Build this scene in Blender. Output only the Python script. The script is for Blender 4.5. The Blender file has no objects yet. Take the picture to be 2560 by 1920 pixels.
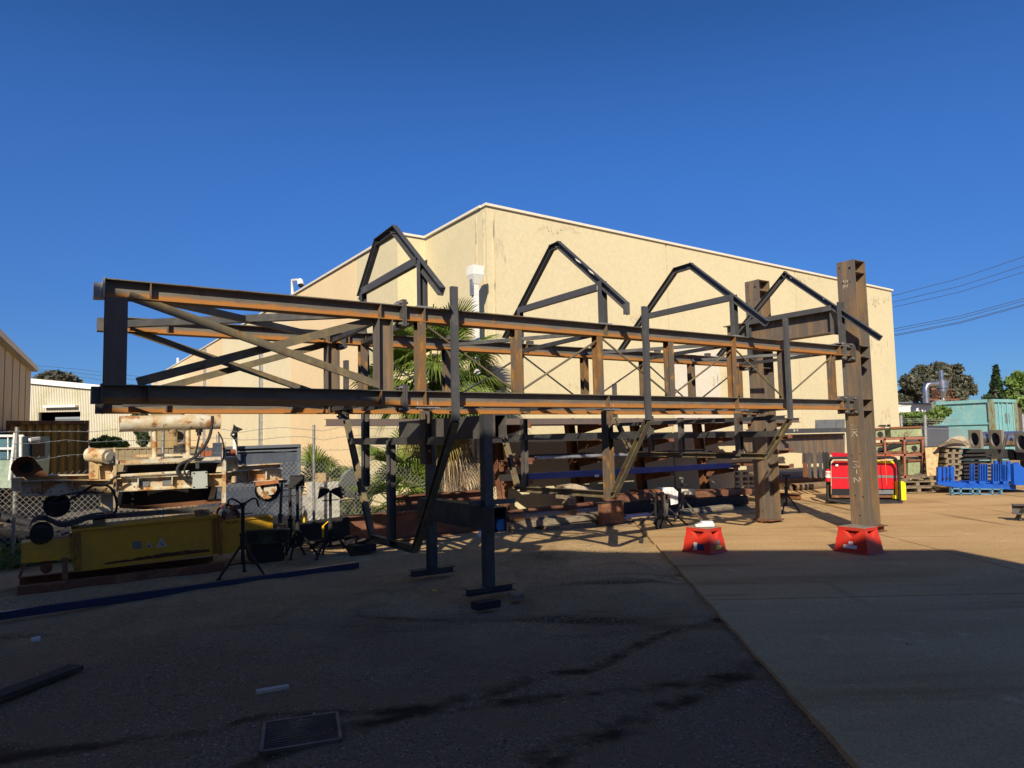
import bpy, math, random
from mathutils import Vector, Matrix, Quaternion
random.seed(7)
SC = bpy.context.scene
COL = SC.collection
# ------------------------------------------------------------------ camera
PITCH, ROLL, FPX, EYE = 0.0777, -0.0215, 1777.0, 1.6
FW = Vector((0, math.cos(PITCH), math.sin(PITCH)))
UP0 = Vector((0, -math.sin(PITCH), math.cos(PITCH)))
RT0 = Vector((1, 0, 0))
CR = RT0*math.cos(ROLL) + UP0*math.sin(ROLL)
CU = UP0*math.cos(ROLL) - RT0*math.sin(ROLL)
EYEP = Vector((0, 0, EYE))
cd = bpy.data.cameras.new('camera')
cam = bpy.data.objects.new('camera', cd); COL.objects.link(cam)
cd.sensor_width = 36; cd.lens = 36*FPX/2560; cd.clip_start = .05; cd.clip_end = 2000
cam.matrix_world = Matrix((( CR.x, CU.x, -FW.x, 0), (CR.y, CU.y, -FW.y, 0), (CR.z, CU.z, -FW.z, EYE), (0,0,0,1)))
SC.camera = cam
# ------------------------------------------------------------------ light
ELEV = 30.0
SD = Vector((.15, 1, 0)).normalized()*math.cos(math.radians(ELEV)) + Vector((0,0,-math.sin(math.radians(ELEV))))
sl = bpy.data.lights.new('sun', 'SUN'); sl.energy = 5.0; sl.angle = math.radians(.53); sl.color = (1, .87, .66)
so = bpy.data.objects.new('sun', sl); COL.objects.link(so)
so.rotation_euler = SD.to_track_quat('-Z', 'Y').to_euler(); so.location = (0, -20, 30)
wd = bpy.data.worlds.new('World'); SC.world = wd; wd.use_nodes = True
nt = wd.node_tree; nt.nodes.clear()
sk = nt.nodes.new('ShaderNodeTexSky'); sk.sky_type = 'NISHITA'; sk.sun_disc = False
sk.sun_elevation = math.radians(ELEV); sk.sun_rotation = math.radians(180) + math.atan(.15)
sk.air_density = 1.0; sk.dust_density = .25; sk.ozone_density = 3.5; sk.altitude = 100
bg = nt.nodes.new('ShaderNodeBackground'); bg.inputs[1].default_value = .1
wo = nt.nodes.new('ShaderNodeOutputWorld')
hs=nt.nodes.new('ShaderNodeHueSaturation'); hs.inputs['Saturation'].default_value=1.3; nt.links.new(sk.outputs[0], hs.inputs['Color']); 
# camera-like colour response of the clear sky: lift the deep blue, tame the white horizon
sep=nt.nodes.new('ShaderNodeSeparateColor'); com=nt.nodes.new('ShaderNodeCombineColor'); nt.links.new(hs.outputs[0], sep.inputs[0])
for i,(g_,k_) in enumerate(((.58,.222),(.72,.437),(.80,.785))):
    a_=nt.nodes.new('ShaderNodeMath'); a_.operation='MULTIPLY'; a_.inputs[1].default_value=.1; p_=nt.nodes.new('ShaderNodeMath'); p_.operation='POWER'; p_.inputs[1].default_value=g_
    m_=nt.nodes.new('ShaderNodeMath'); m_.operation='MULTIPLY'; m_.inputs[1].default_value=k_*10
    nt.links.new(sep.outputs[i], a_.inputs[0]); nt.links.new(a_.outputs[0], p_.inputs[0]); nt.links.new(p_.outputs[0], m_.inputs[0]); nt.links.new(m_.outputs[0], com.inputs[i])
tcw=nt.nodes.new('ShaderNodeTexCoord'); sxw=nt.nodes.new('ShaderNodeSeparateXYZ'); nt.links.new(tcw.outputs['Generated'], sxw.inputs[0])
fcw=nt.nodes.new('ShaderNodeFloatCurve'); cv=fcw.mapping.curves[0]
for x_,y_ in ((.10,.84),(.26,.95),(.38,1.0),(.55,.80)): cv.points.new(x_,y_)
cv.points[0].location=(0,.84); cv.points[-1].location=(1,.74); fcw.mapping.update(); nt.links.new(sxw.outputs['Z'], fcw.inputs['Value'])
mxw=nt.nodes.new('ShaderNodeMix'); mxw.data_type='RGBA'; mxw.blend_type='MULTIPLY'; mxw.inputs[0].default_value=1
nt.links.new(com.outputs[0], mxw.inputs[6]); nt.links.new(fcw.outputs[0], mxw.inputs[7]); nt.links.new(mxw.outputs[2], bg.inputs[0]); nt.links.new(bg.outputs[0], wo.inputs[0])
SC.view_settings.view_transform = 'Standard'; SC.view_settings.look = 'None'
SC.view_settings.exposure = 0.35; SC.view_settings.gamma = 1; SC.view_settings.use_curve_mapping = False
# ------------------------------------------------------------------ site axes: u runs along the steel frame, w across it
PHI, Y0 = .5786, 7.744
UX = Vector((math.cos(PHI), math.sin(PHI), 0)); WX = Vector((-math.sin(PHI), math.cos(PHI), 0)); OO = Vector((0, Y0, 0)); ZX = Vector((0,0,1))
def L(u, w, z): return OO + UX*u + WX*w + ZX*z
def ray(x, y): return FW + CR*((x-1280)/FPX) - CU*((y-960)/FPX)
def hit(x, y, p0, n):
    r = ray(x, y); return EYEP + r*((p0-EYEP).dot(n)/r.dot(n))
def F(x, y, w): return hit(x, y, L(0, w, 0), WX)          # sight line meets the vertical plane w
def U(x, y, u): return hit(x, y, L(u, 0, 0), UX)
def G(x, y, z=0): return hit(x, y, Vector((0,0,z)), ZX)
def Y(x, y, d): return hit(x, y, Vector((0, d, 0)), Vector((0,1,0)))
# ------------------------------------------------------------------ mesh helpers
ORG = {}
class MB:
    def __init__(s): s.v = []; s.f = []; s.sm = []
    def add(s, vs, fs, smooth=False):
        n = len(s.v); s.v += [Vector(v) for v in vs]
        for f in fs: s.f.append([i+n for i in f]); s.sm.append(smooth)
        return s
    def hexa(s, a):   # 8 corners: bottom loop 0-3, top loop 4-7
        return s.add(a, [(3,2,1,0),(4,5,6,7),(0,1,5,4),(1,2,6,5),(2,3,7,6),(3,0,4,7)])
    def box(s, c, dx, dy, dz, X=Vector((1,0,0)), Yv=Vector((0,1,0)), Z=Vector((0,0,1))):
        c = Vector(c); a=X*dx/2; b=Yv*dy/2; d=Z*dz/2
        return s.hexa([c-a-b-d, c+a-b-d, c+a+b-d, c-a+b-d, c-a-b+d, c+a-b+d, c+a+b+d, c-a+b+d])
    def lbox(s, u0, u1, w0, w1, z0, z1):
        return s.hexa([L(u0,w0,z0),L(u1,w0,z0),L(u1,w1,z0),L(u0,w1,z0),L(u0,w0,z1),L(u1,w0,z1),L(u1,w1,z1),L(u0,w1,z1)])
    def prof(s, p0, p1, poly, up=Vector((0,0,1)), smooth=False):
        p0=Vector(p0); p1=Vector(p1); d=(p1-p0).normalized()
        sx = d.cross(up)
        if sx.length < 1e-5: up = WX; sx = d.cross(up)
        sx.normalize(); uy = sx.cross(d).normalized(); n=len(poly)
        vs = [p0+sx*a+uy*b for a,b in poly]+[p1+sx*a+uy*b for a,b in poly]
        fs = [(i,(i+1)%n,n+(i+1)%n,n+i) for i in range(n)]
        s.add(vs, fs, smooth)
        return s.add(vs, [tuple(range(n-1,-1,-1)), tuple(range(n,2*n))])
    def bar(s, p0, p1, a, b, up=Vector((0,0,1))):
        return s.prof(p0, p1, [(-a/2,-b/2),(a/2,-b/2),(a/2,b/2),(-a/2,b/2)], up)
    def ibeam(s, p0, p1, b, h, tf=.01, tw=.008, up=Vector((0,0,1))):
        B=b/2; H=h/2; W=tw/2
        return s.prof(p0, p1, [(-B,-H),(B,-H),(B,-H+tf),(W,-H+tf),(W,H-tf),(B,H-tf),(B,H),(-B,H),(-B,H-tf),(-W,H-tf),(-W,-H+tf),(-B,-H+tf)], up)
    def chan(s, p0, p1, b, h, t=.008, up=Vector((0,0,1)), side=1):   # web at +side, flanges towards -side
        H=h/2; P=[(side*b/2,-H),(side*b/2,H),(-side*b/2,H),(-side*b/2,H-t),(side*(b/2-t),H-t),(side*(b/2-t),-H+t),(-side*b/2,-H+t),(-side*b/2,-H)]
        if side<0: P.reverse()
        return s.prof(p0, p1, P, up)
    def angle(s, p0, p1, a, b, t=.008, up=Vector((0,0,1)), side=1):
        P=[(0,0),(side*a,0),(side*a,t),(side*t,t),(side*t,b),(0,b)]
        if side<0: P.reverse()
        return s.prof(p0, p1, P, up)
    def hollow(s, p0, p1, a, b, t=.008, up=Vector((0,0,1))):   # open ended box section, four walls
        p0=Vector(p0); p1=Vector(p1); d=(p1-p0).normalized(); sx=d.cross(up).normalized(); uy=sx.cross(d).normalized()
        for o,x,y in ((sx*(a/2-t/2),t,b),(-sx*(a/2-t/2),t,b),(uy*(b/2-t/2),a-2*t,t),(-uy*(b/2-t/2),a-2*t,t)):
            s.bar(p0+o, p1+o, x, y, up)
        return s
    def tube(s, pts, r, n=8, cap=True):
        pts=[Vector(p) for p in pts]; rs = r if isinstance(r,(list,tuple)) else [r]*len(pts)
        rings=[]; ref=None
        for i,p in enumerate(pts):
            d = (pts[min(i+1,len(pts)-1)]-pts[max(i-1,0)]).normalized()
            if ref is None: ref = d.cross(Vector((0,0,1))) if abs(d.z)<.9 else d.cross(Vector((1,0,0)))
            ref = (ref - d*ref.dot(d)).normalized(); b = d.cross(ref)
            rings.append([p+(ref*math.cos(2*math.pi*k/n)+b*math.sin(2*math.pi*k/n))*rs[i] for k in range(n)])
        vs=[v for R in rings for v in R]
        fs=[(i*n+k, i*n+(k+1)%n, (i+1)*n+(k+1)%n, (i+1)*n+k) for i in range(len(pts)-1) for k in range(n)]
        s.add(vs, fs, n>5)
        if cap: s.add(rings[0]+rings[-1], [tuple(range(n-1,-1,-1)), tuple(range(n,2*n))])
        return s
    def pipe(s, p0, p1, r, t, n=24):    # open pipe with wall
        p0=Vector(p0); p1=Vector(p1); d=(p1-p0).normalized(); a=(d.cross(ZX) if abs(d.z)<.9 else d.cross(WX)).normalized(); b=d.cross(a)
        R=[]
        for p,q in ((p0,r),(p1,r),(p1,r-t),(p0,r-t)): R.append([p+(a*math.cos(2*math.pi*k/n)+b*math.sin(2*math.pi*k/n))*q for k in range(n)])
        vs=[v for x in R for v in x]; fs=[(i*n+k, i*n+(k+1)%n, ((i+1)%4)*n+(k+1)%n, ((i+1)%4)*n+k) for i in range(4) for k in range(n)]
        return s.add(vs, fs, False)
    def prism(s, pts, vec):
        pts=[Vector(p) for p in pts]; vec=Vector(vec); n=len(pts)
        return s.add(pts+[p+vec for p in pts], [tuple(range(n-1,-1,-1)), tuple(range(n,2*n))]+[(i,(i+1)%n,n+(i+1)%n,n+i) for i in range(n)])
    def disc(s, c, axis, r, h, n=24):
        axis=Vector(axis).normalized(); return s.tube([Vector(c), Vector(c)+axis*h], r, n)
    def build(s, name, mat, parent=None):
        o0 = ORG.get(parent.name, Vector((0,0,0))) if parent else Vector((0,0,0))
        me = bpy.data.meshes.new(name); me.from_pydata([tuple(v-o0) for v in s.v], [], s.f); me.update()
        for p,q in zip(me.polygons, s.sm): p.use_smooth = q
        if mat: me.materials.append(mat)
        import bmesh
        bm=bmesh.new(); bm.from_mesh(me); bmesh.ops.recalc_face_normals(bm, faces=bm.faces); bm.to_mesh(me); bm.free()
        o = bpy.data.objects.new(name, me); COL.objects.link(o)
        if parent: o.parent = parent
        ORG[o.name] = o0
        return o
def tag(o, label=None, cat=None, group=None, kind=None):
    if label: o['label']=label
    if cat: o['category']=cat
    if group: o['group']=group
    if kind: o['kind']=kind
    return o
def thing(name, loc, label, cat, group=None):
    o = bpy.data.objects.new(name, None); COL.objects.link(o); o.location = loc; o.empty_display_size=.2
    ORG[o.name] = Vector(loc); return tag(o, label, cat, group)
def copy_tree(o, parent=None):
    c = o.copy(); COL.objects.link(c); c.parent = parent; ORG[c.name]=ORG[o.name]
    for ch in list(o.children): copy_tree(ch, c)
    return c
def text(name, s, size, p, right, up, mat, parent, depth=.0008):
    cu = bpy.data.curves.new(name, 'FONT'); cu.body = s; cu.size = size; cu.extrude = depth; cu.align_x='CENTER'; cu.align_y='CENTER'; cu.resolution_u=2
    t = bpy.data.objects.new(name, cu); COL.objects.link(t)
    dg = bpy.context.evaluated_depsgraph_get(); me = bpy.data.meshes.new_from_object(t.evaluated_get(dg))
    bpy.data.objects.remove(t)
    o0 = ORG.get(parent.name, Vector((0,0,0))) if parent else Vector((0,0,0))
    r=Vector(right).normalized(); u=Vector(up); u=(u-r*u.dot(r)).normalized(); n=r.cross(u)
    for v in me.vertices: v.co = p + r*v.co.x + u*v.co.y + n*v.co.z - o0
    me.materials.clear(); me.materials.append(mat)
    o = bpy.data.objects.new(name, me); COL.objects.link(o); o.parent=parent; ORG[o.name]=o0
    return o
# ------------------------------------------------------------------ materials
MATS = {}
def M(name, base, layers=(), rough=.6, metal=0., bump=None, band=None, spec=.35):
    """base colour; layers = (colour, noise scale, lo, hi, stretch xyz); band = (colour, z0, z1) weathering low on a part"""
    if name in MATS: return MATS[name]
    m = bpy.data.materials.new(name); m.use_nodes=True; t=m.node_tree; N=t.nodes; K=t.links
    b = N['Principled BSDF']; b.inputs['Roughness'].default_value=rough; b.inputs['Metallic'].default_value=metal
    b.inputs['Specular IOR Level'].default_value=spec
    tc = N.new('ShaderNodeTexCoord'); cur=None
    def rgb(c): n=N.new('ShaderNodeRGB'); n.outputs[0].default_value=(*c,1); return n.outputs[0]
    cur = rgb(base)
    def noise(scale, st, det=6):
        mp=N.new('ShaderNodeMapping'); mp.inputs['Scale'].default_value=st; K.new(tc.outputs['Object'], mp.inputs[0])
        no=N.new('ShaderNodeTexNoise'); no.inputs['Scale'].default_value=scale; no.inputs['Detail'].default_value=det; no.inputs['Roughness'].default_value=.65
        K.new(mp.outputs[0], no.inputs['Vector']); return no.outputs['Fac']
    def mix(fac, a, c):
        mx=N.new('ShaderNodeMix'); mx.data_type='RGBA'; K.new(fac, mx.inputs[0]); K.new(a, mx.inputs[6]); K.new(c, mx.inputs[7]); return mx.outputs[2]
    def ramp(src, lo, hi):
        r=N.new('ShaderNodeMapRange'); r.inputs['From Min'].default_value=lo; r.inputs['From Max'].default_value=hi; r.interpolation_type='SMOOTHSTEP'; K.new(src, r.inputs[0]); return r.outputs[0]
    # fine value variation everywhere
    fine = noise(11, (1,1,1), 8); mr=N.new('ShaderNodeMapRange'); mr.inputs['To Min'].default_value=.82; mr.inputs['To Max'].default_value=1.18; K.new(fine, mr.inputs[0])
    for (c, sc, lo, hi, st) in layers: cur = mix(ramp(noise(sc, st), lo, hi), cur, rgb(c))
    if band:
        sp=N.new('ShaderNodeSeparateXYZ'); K.new(tc.outputs['Object'], sp.inputs[0])
        for (c,z0,z1) in band:
            wob=N.new('ShaderNodeMath'); wob.operation='MULTIPLY_ADD'; wob.inputs[1].default_value=.06; K.new(noise(6,(1,1,2)), wob.inputs[0]); 
            ad=N.new('ShaderNodeMath'); ad.operation='SUBTRACT'; ad.inputs[1].default_value=.03; K.new(sp.outputs['Z'], wob.inputs[2]); K.new(wob.outputs[0], ad.inputs[0])
            r1=ramp(ad.outputs[0], z1, z0); cur=mix(r1, cur, rgb(c))
    mm=N.new('ShaderNodeMix'); mm.data_type='RGBA'; mm.blend_type='MULTIPLY'; mm.inputs[0].default_value=1
    K.new(cur, mm.inputs[6]); K.new(mr.outputs[0], mm.inputs[7]); K.new(mm.outputs[2], b.inputs['Base Color'])
    if bump:
        bp=N.new('ShaderNodeBump'); bp.inputs['Strength'].default_value=bump[1]; bp.inputs['Distance'].default_value=bump[2] if len(bump)>2 else .01
        K.new(noise(bump[0], (1,1,1), 8), bp.inputs['Height']); K.new(bp.outputs[0], b.inputs['Normal'])
    MATS[name]=m; return m
RUST=(.38,.17,.045); RUSTD=(.13,.055,.028); SCALE_=(.075,.076,.078); ONE=(1,1,1)
m_steel = M('mill_steel', (.095,.092,.09), [((.14,.13,.12),3,.45,.65,ONE),(RUSTD,5,.58,.68,(1,1,.5)),(RUST,9,.66,.74,ONE)], .55, .25, (40,.15,.002))
m_steel_dark = M('dark_mill_steel', (.055,.057,.062), [((.09,.088,.085),4,.45,.65,ONE),(RUSTD,6,.62,.72,ONE)], .5, .3, (40,.12,.002))
def chordmat(name, zb): return M(name, (.125,.125,.115), [((.17,.165,.14),2.5,.4,.65,(1,1,3)),(RUST,2.2,.60,.68,(1,1,1)),(RUSTD,7,.60,.72,ONE)], .6, .15, (40,.15,.002), band=[(RUST, zb+.035, zb+.07)])
m_chord_hi = chordmat('weathered_chord_upper', 2.8137); m_chord_lo = chordmat('weathered_chord_lower', 1.9564)
m_rustpost = M('rusty_post_steel', (.21,.115,.045), [((.115,.10,.085),2.2,.38,.56,(3,3,.6)),((.33,.17,.045),7,.52,.66,(2,2,.7))], .75, .1, (40,.2,.002))
m_brace = M('olive_rusted_angle', (.15,.13,.09), [((.23,.18,.09),4,.45,.62,ONE),(RUSTD,6,.55,.7,ONE)], .6, .2, (40,.15,.002))
m_hood = M('blue_black_steel', (.078,.080,.086), [((.12,.118,.115),3,.5,.68,ONE),(RUSTD,6,.66,.76,ONE)], .5, .15, (40,.12,.002))
m_col = M('brown_rust_column', (.145,.12,.10), [((.24,.165,.10),1.6,.45,.6,(4,4,.4)),((.27,.14,.05),3.0,.56,.68,(5,5,.35)),((.14,.14,.145),1.2,.52,.7,(3,3,.7))], .6, .2, (40,.15,.002))
m_galv = M('galvanised', (.42,.43,.43), [((.28,.29,.29),14,.45,.6,ONE)], .4, .6)
m_bolt = M('bright_bolt', (.6,.6,.58), (), .35, .8)
m_redox = M('red_oxide_steel', (.17,.075,.045), [((.27,.13,.07),3,.45,.65,(1,1,2)),((.09,.05,.035),6,.55,.7,ONE)], .75, .05, (40,.2,.002))
m_rustplain = M('plain_rust', (.19,.08,.038), [((.13,.055,.03),5,.45,.65,ONE),((.33,.17,.08),9,.6,.7,ONE)], .85, 0, (40,.25,.003))
m_whiterust = M('cream_paint_with_rust', (.58,.56,.47), [((.50,.38,.21),3,.40,.58,ONE),((.35,.15,.045),5,.52,.62,(1,1,1.2)),((.16,.06,.025),9,.60,.68,ONE)], .6, 0, (30,.1,.002))
m_yellow = M('chalky_yellow_paint', (.62,.35,.025), [((.52,.31,.05),3,.45,.65,ONE),((.14,.06,.025),8,.66,.72,(1,1,2.5)),((.10,.06,.035),1.4,.66,.76,ONE)], .5, 0, (30,.06,.002))
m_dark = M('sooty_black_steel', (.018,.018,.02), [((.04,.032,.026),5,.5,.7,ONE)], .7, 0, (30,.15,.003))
m_rubber = M('black_rubber', (.022,.022,.024), [((.05,.048,.045),6,.5,.7,ONE)], .75, 0, (30,.1,.002))
m_navy = M('navy_painted_steel', (.024,.032,.085), [((.035,.042,.10),3,.5,.7,ONE)], .35, 0)
m_royal = M('royal_blue_paint', (.012,.09,.46), [((.01,.06,.33),5,.5,.7,ONE)], .4, 0)
m_blueplastic = M('blue_plastic', (.03,.16,.36), (), .45)
m_redplastic = M('red_plastic', (.56,.035,.02), [((.40,.06,.04),6,.5,.7,ONE)], .42)
m_redpaint = M('red_machine_paint', (.50,.012,.022), [((.38,.02,.025),5,.5,.72,ONE)], .35)
m_yellowp = M('bright_yellow_plastic', (.78,.66,.01), (), .45)
m_greytop = M('scuffed_grey_tread', (.24,.21,.17), [((.15,.13,.11),8,.45,.65,ONE)], .8, 0, (60,.3,.003))
m_white = M('white_paint', (.78,.77,.73), [((.6,.58,.52),4,.55,.75,ONE)], .5)
m_paper = M('white_sticker', (.72,.72,.72), (), .6)
m_chalk = M('chalk_marker', (.75,.72,.62), (), .9)
m_timber = M('grey_timber', (.23,.18,.12), [((.13,.10,.07),7,.45,.62,(1,1,4)),((.32,.25,.16),12,.55,.7,ONE)], .85, 0, (40,.3,.004))
m_ply = M('pale_chipboard', (.50,.36,.18), [((.35,.22,.10),9,.48,.62,ONE),((.62,.48,.28),16,.55,.68,ONE)], .8, 0)
m_block = M('white_concrete_block', (.62,.60,.54), [((.42,.40,.35),6,.48,.65,ONE)], .9, 0, (50,.3,.004))
m_yb = M('ochre_container_paint', (.30,.20,.045), [((.22,.14,.035),2,.45,.65,(3,3,.6)),((.10,.045,.02),4,.64,.72,ONE)], .65, 0)
m_teal = M('sea_green_container_paint', (.19,.42,.45), [((.25,.46,.46),2,.45,.6,ONE),((.22,.20,.12),3.2,.63,.72,(2,2,.6)),((.12,.06,.03),5,.70,.76,(3,3,.5))], .55, 0)
m_tealdk = M('blue_tank_paint', (.06,.15,.20), [((.04,.10,.15),3,.5,.7,ONE)], .5)
m_palegreen = M('pale_green_paint', (.30,.38,.31), [((.2,.27,.22),3,.5,.7,ONE)], .6)
m_greenrust = M('green_paint_with_rust', (.25,.30,.17), [((.13,.07,.035),4,.52,.62,ONE),((.33,.36,.2),2,.5,.7,ONE)], .7)
m_slate = M('slate_blue_sheet', (.075,.09,.125), [((.10,.115,.15),3,.5,.7,ONE)], .5)
m_grey = M('grey_sheet', (.16,.17,.18), [((.12,.125,.13),4,.5,.7,ONE)], .55)
m_stainless = M('bare_stainless', (.42,.41,.43), [((.5,.47,.5),2,.5,.7,ONE)], .28, .85)
m_machined = M('grey_machined_plate', (.22,.205,.19), (), .5, .3)
m_wire = M('fence_wire', (.36,.37,.37), (), .5, .5)
m_powerline = M('powerline', (.03,.04,.06), (), .7)
m_tan = M('tan_render', (.40,.33,.26), [((.36,.29,.22),1.2,.45,.65,ONE)], .85)
m_rib = M('cream_ribbed_cladding', (.62,.58,.46), [((.55,.52,.36),.7,.5,.6,ONE)], .6)
m_brownfence = M('brown_fence_sheet', (.22,.175,.10), (), .7)
m_black = M('matt_black', (.012,.012,.014), (), .6)
m_rag = M('pale_rag', (.45,.47,.52), [((.7,.7,.7),30,.45,.55,(1,1,.2))], .9)
m_glovey = M('yellow_handle', (.75,.45,.01), (), .5)
m_orangecord = M('orange_cord', (.7,.12,.03), (), .6)
def leafmat(name, c, c2, trans=.25):
    if name in MATS: return MATS[name]
    m=bpy.data.materials.new(name); m.use_nodes=True; N=m.node_tree.nodes; K=m.node_tree.links; b=N['Principled BSDF']
    b.inputs['Roughness'].default_value=.55
    tc=N.new('ShaderNodeTexCoord'); no=N.new('ShaderNodeTexNoise'); no.inputs['Scale'].default_value=3; K.new(tc.outputs['Object'],no.inputs[0])
    gi=N.new('ShaderNodeNewGeometry'); ad=N.new('ShaderNodeMath'); ad.operation='ADD'; ad.use_clamp=True
    ml=N.new('ShaderNodeMath'); ml.operation='MULTIPLY_ADD'; ml.inputs[1].default_value=.7; ml.inputs[2].default_value=-.35
    K.new(gi.outputs['Random Per Island'], ml.inputs[0]); K.new(no.outputs[0], ad.inputs[0]); K.new(ml.outputs[0], ad.inputs[1])
    mx=N.new('ShaderNodeMix'); mx.data_type='RGBA'; mx.inputs[6].default_value=(*c,1); mx.inputs[7].default_value=(*c2,1)
    K.new(ad.outputs[0], mx.inputs[0]); K.new(mx.outputs[2], b.inputs['Base Color'])
    tr=N.new('ShaderNodeBsdfTranslucent'); K.new(mx.outputs[2], tr.inputs[0]); ms=N.new('ShaderNodeMixShader'); ms.inputs[0].default_value=trans
    K.new(b.outputs[0], ms.inputs[1]); K.new(tr.outputs[0], ms.inputs[2]); K.new(ms.outputs[0], N['Material Output'].inputs[0])
    MATS[name]=m; return m
m_palm = leafmat('palm_green', (.06,.12,.02), (.27,.34,.06), .3)
m_dead = leafmat('dead_frond', (.22,.15,.085), (.58,.44,.27), .15)
m_yfrond = leafmat('yellowing_frond', (.20,.22,.03), (.42,.28,.05), .3)
m_gum = leafmat('gum_leaves', (.045,.055,.032), (.14,.135,.10), .1)
m_cyp = leafmat('cypress_leaves', (.012,.032,.012), (.04,.075,.025), .05)
m_green = leafmat('shrub_leaves', (.07,.15,.03), (.24,.34,.08), .25)
m_darkgreen = leafmat('dark_vine_leaves', (.02,.04,.015), (.06,.09,.035), .1)
m_bark = M('bark', (.12,.095,.07), [((.07,.055,.04),8,.45,.65,ONE)], .9, 0, (20,.4,.01))
# ------------------------------------------------------------------ ground
def groundmat(name, kind):
    m=bpy.data.materials.new(name); m.use_nodes=True; N=m.node_tree.nodes; K=m.node_tree.links; b=N['Principled BSDF']; b.inputs['Roughness'].default_value=.95; b.inputs['Specular IOR Level'].default_value=.04
    tc=N.new('ShaderNodeTexCoord')
    def mp(s, rot=0):
        q=N.new('ShaderNodeMapping'); q.inputs['Scale'].default_value=s; q.inputs['Rotation'].default_value=(0,0,rot); K.new(tc.outputs['Object'],q.inputs[0]); return q.outputs[0]
    def noise(sc, st=(1,1,1), det=8, rot=0, rough=.6):
        no=N.new('ShaderNodeTexNoise'); no.inputs['Scale'].default_value=sc; no.inputs['Detail'].default_value=det; no.inputs['Roughness'].default_value=rough; K.new(mp(st,rot),no.inputs['Vector']); return no.outputs['Fac']
    def ramp(src, lo, hi, a=0, c=1):
        r=N.new('ShaderNodeMapRange'); r.inputs['From Min'].default_value=lo; r.inputs['From Max'].default_value=hi; r.inputs['To Min'].default_value=a; r.inputs['To Max'].default_value=c; K.new(src,r.inputs[0]); return r.outputs[0]
    def mix(f,a,c,mode='MIX'):
        x=N.new('ShaderNodeMix'); x.data_type='RGBA'; x.blend_type=mode
        if isinstance(f,float): x.inputs[0].default_value=f
        else: K.new(f,x.inputs[0])
        for i,v in ((6,a),(7,c)):
            if isinstance(v,tuple): x.inputs[i].default_value=(*v,1)
            else: K.new(v,x.inputs[i])
        return x.outputs[2]
    bp=N.new('ShaderNodeBump'); 
    if kind=='gravel':
        vo=N.new('ShaderNodeTexVoronoi'); vo.inputs['Scale'].default_value=85; K.new(mp((1,1,1)),vo.inputs['Vector'])
        sp=N.new('ShaderNodeSeparateColor'); K.new(vo.outputs['Color'],sp.inputs[0])
        dirt=mix(ramp(noise(.55,rough=.7),.35,.65),(.42,.285,.145),(.56,.40,.215))
        dirt=mix(ramp(noise(.9,(1,.45,1),rot=.5),.56,.68),dirt,(.20,.13,.07))
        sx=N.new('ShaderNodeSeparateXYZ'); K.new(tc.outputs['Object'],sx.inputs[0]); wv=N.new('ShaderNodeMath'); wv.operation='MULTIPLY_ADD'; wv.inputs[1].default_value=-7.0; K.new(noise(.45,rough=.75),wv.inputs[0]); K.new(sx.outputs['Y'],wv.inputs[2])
        near_far=ramp(wv.outputs[0],1.6,5.6)  # dirt and pebbles turn darker towards the camera, with a ragged edge
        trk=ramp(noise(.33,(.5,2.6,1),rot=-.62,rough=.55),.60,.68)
        dirt=mix(near_far,(.25,.15,.085),dirt)
        wob=noise(1.1,rough=.6)
        def rut(x0,y0,x1,y1,hw,bend=.5):
            dx,dy=x1-x0,y1-y0; l=math.hypot(dx,dy); nx_,ny_=-dy/l,dx/l
            d=N.new('ShaderNodeVectorMath'); d.operation='DOT_PRODUCT'; d.inputs[1].default_value=(nx_,ny_,0); K.new(tc.outputs['Object'],d.inputs[0])
            e=N.new('ShaderNodeMath'); e.operation='MULTIPLY_ADD'; e.inputs[1].default_value=bend; K.new(wob,e.inputs[0]); K.new(d.outputs['Value'],e.inputs[2])
            f=N.new('ShaderNodeMath'); f.operation='SUBTRACT'; f.inputs[1].default_value=x0*nx_+y0*ny_+bend*.5; K.new(e.outputs[0],f.inputs[0])
            ab=N.new('ShaderNodeMath'); ab.operation='ABSOLUTE'; K.new(f.outputs[0],ab.inputs[0]); r=ramp(ab.outputs[0],hw,hw*.3)
            br=N.new('ShaderNodeMath'); br.operation='MULTIPLY'; K.new(r,br.inputs[0]); K.new(ramp(noise(2.3,rough=.7),.40,.56),br.inputs[1]); return br.outputs[0]
        RU=[]
        for a_ in ((0.0,4.85,1.75,6.35,.10),(.1,3.65,1.8,5.25,.13),(-1.9,4.1,.2,4.6,.10)):
            RU.append(rut(*a_))
        for r_ in RU: dirt=mix(r_,dirt,(.055,.033,.02))
        dirt=mix(trk,dirt,(.10,.06,.035))
        peb=mix(sp.outputs[0],(.28,.20,.11),(.72,.56,.36)); peb=mix(near_far,mix(sp.outputs[0],(.14,.09,.06),(.62,.48,.34)),peb)
        dens0=ramp(noise(1.0,rough=.8),.42,.60,.04,.9)
        rm=N.new('ShaderNodeMath'); rm.operation='ADD'; rm.inputs[0].default_value=0
        for r_ in RU:
            rn=N.new('ShaderNodeMath'); rn.operation='ADD'; K.new(rm.outputs[0],rn.inputs[0]); K.new(r_,rn.inputs[1]); rm=rn
        iv=N.new('ShaderNodeMath'); iv.operation='SUBTRACT'; iv.use_clamp=True; iv.inputs[0].default_value=1; K.new(rm.outputs[0],iv.inputs[1]); dm=N.new('ShaderNodeMath'); dm.operation='MULTIPLY'; K.new(dens0,dm.inputs[0]); K.new(iv.outputs[0],dm.inputs[1]); dens=dm.outputs[0]
        gt=N.new('ShaderNodeMath'); gt.operation='LESS_THAN'; K.new(sp.outputs[1],gt.inputs[0]); K.new(dens,gt.inputs[1])
        cur=mix(gt.outputs[0],dirt,peb)
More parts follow.
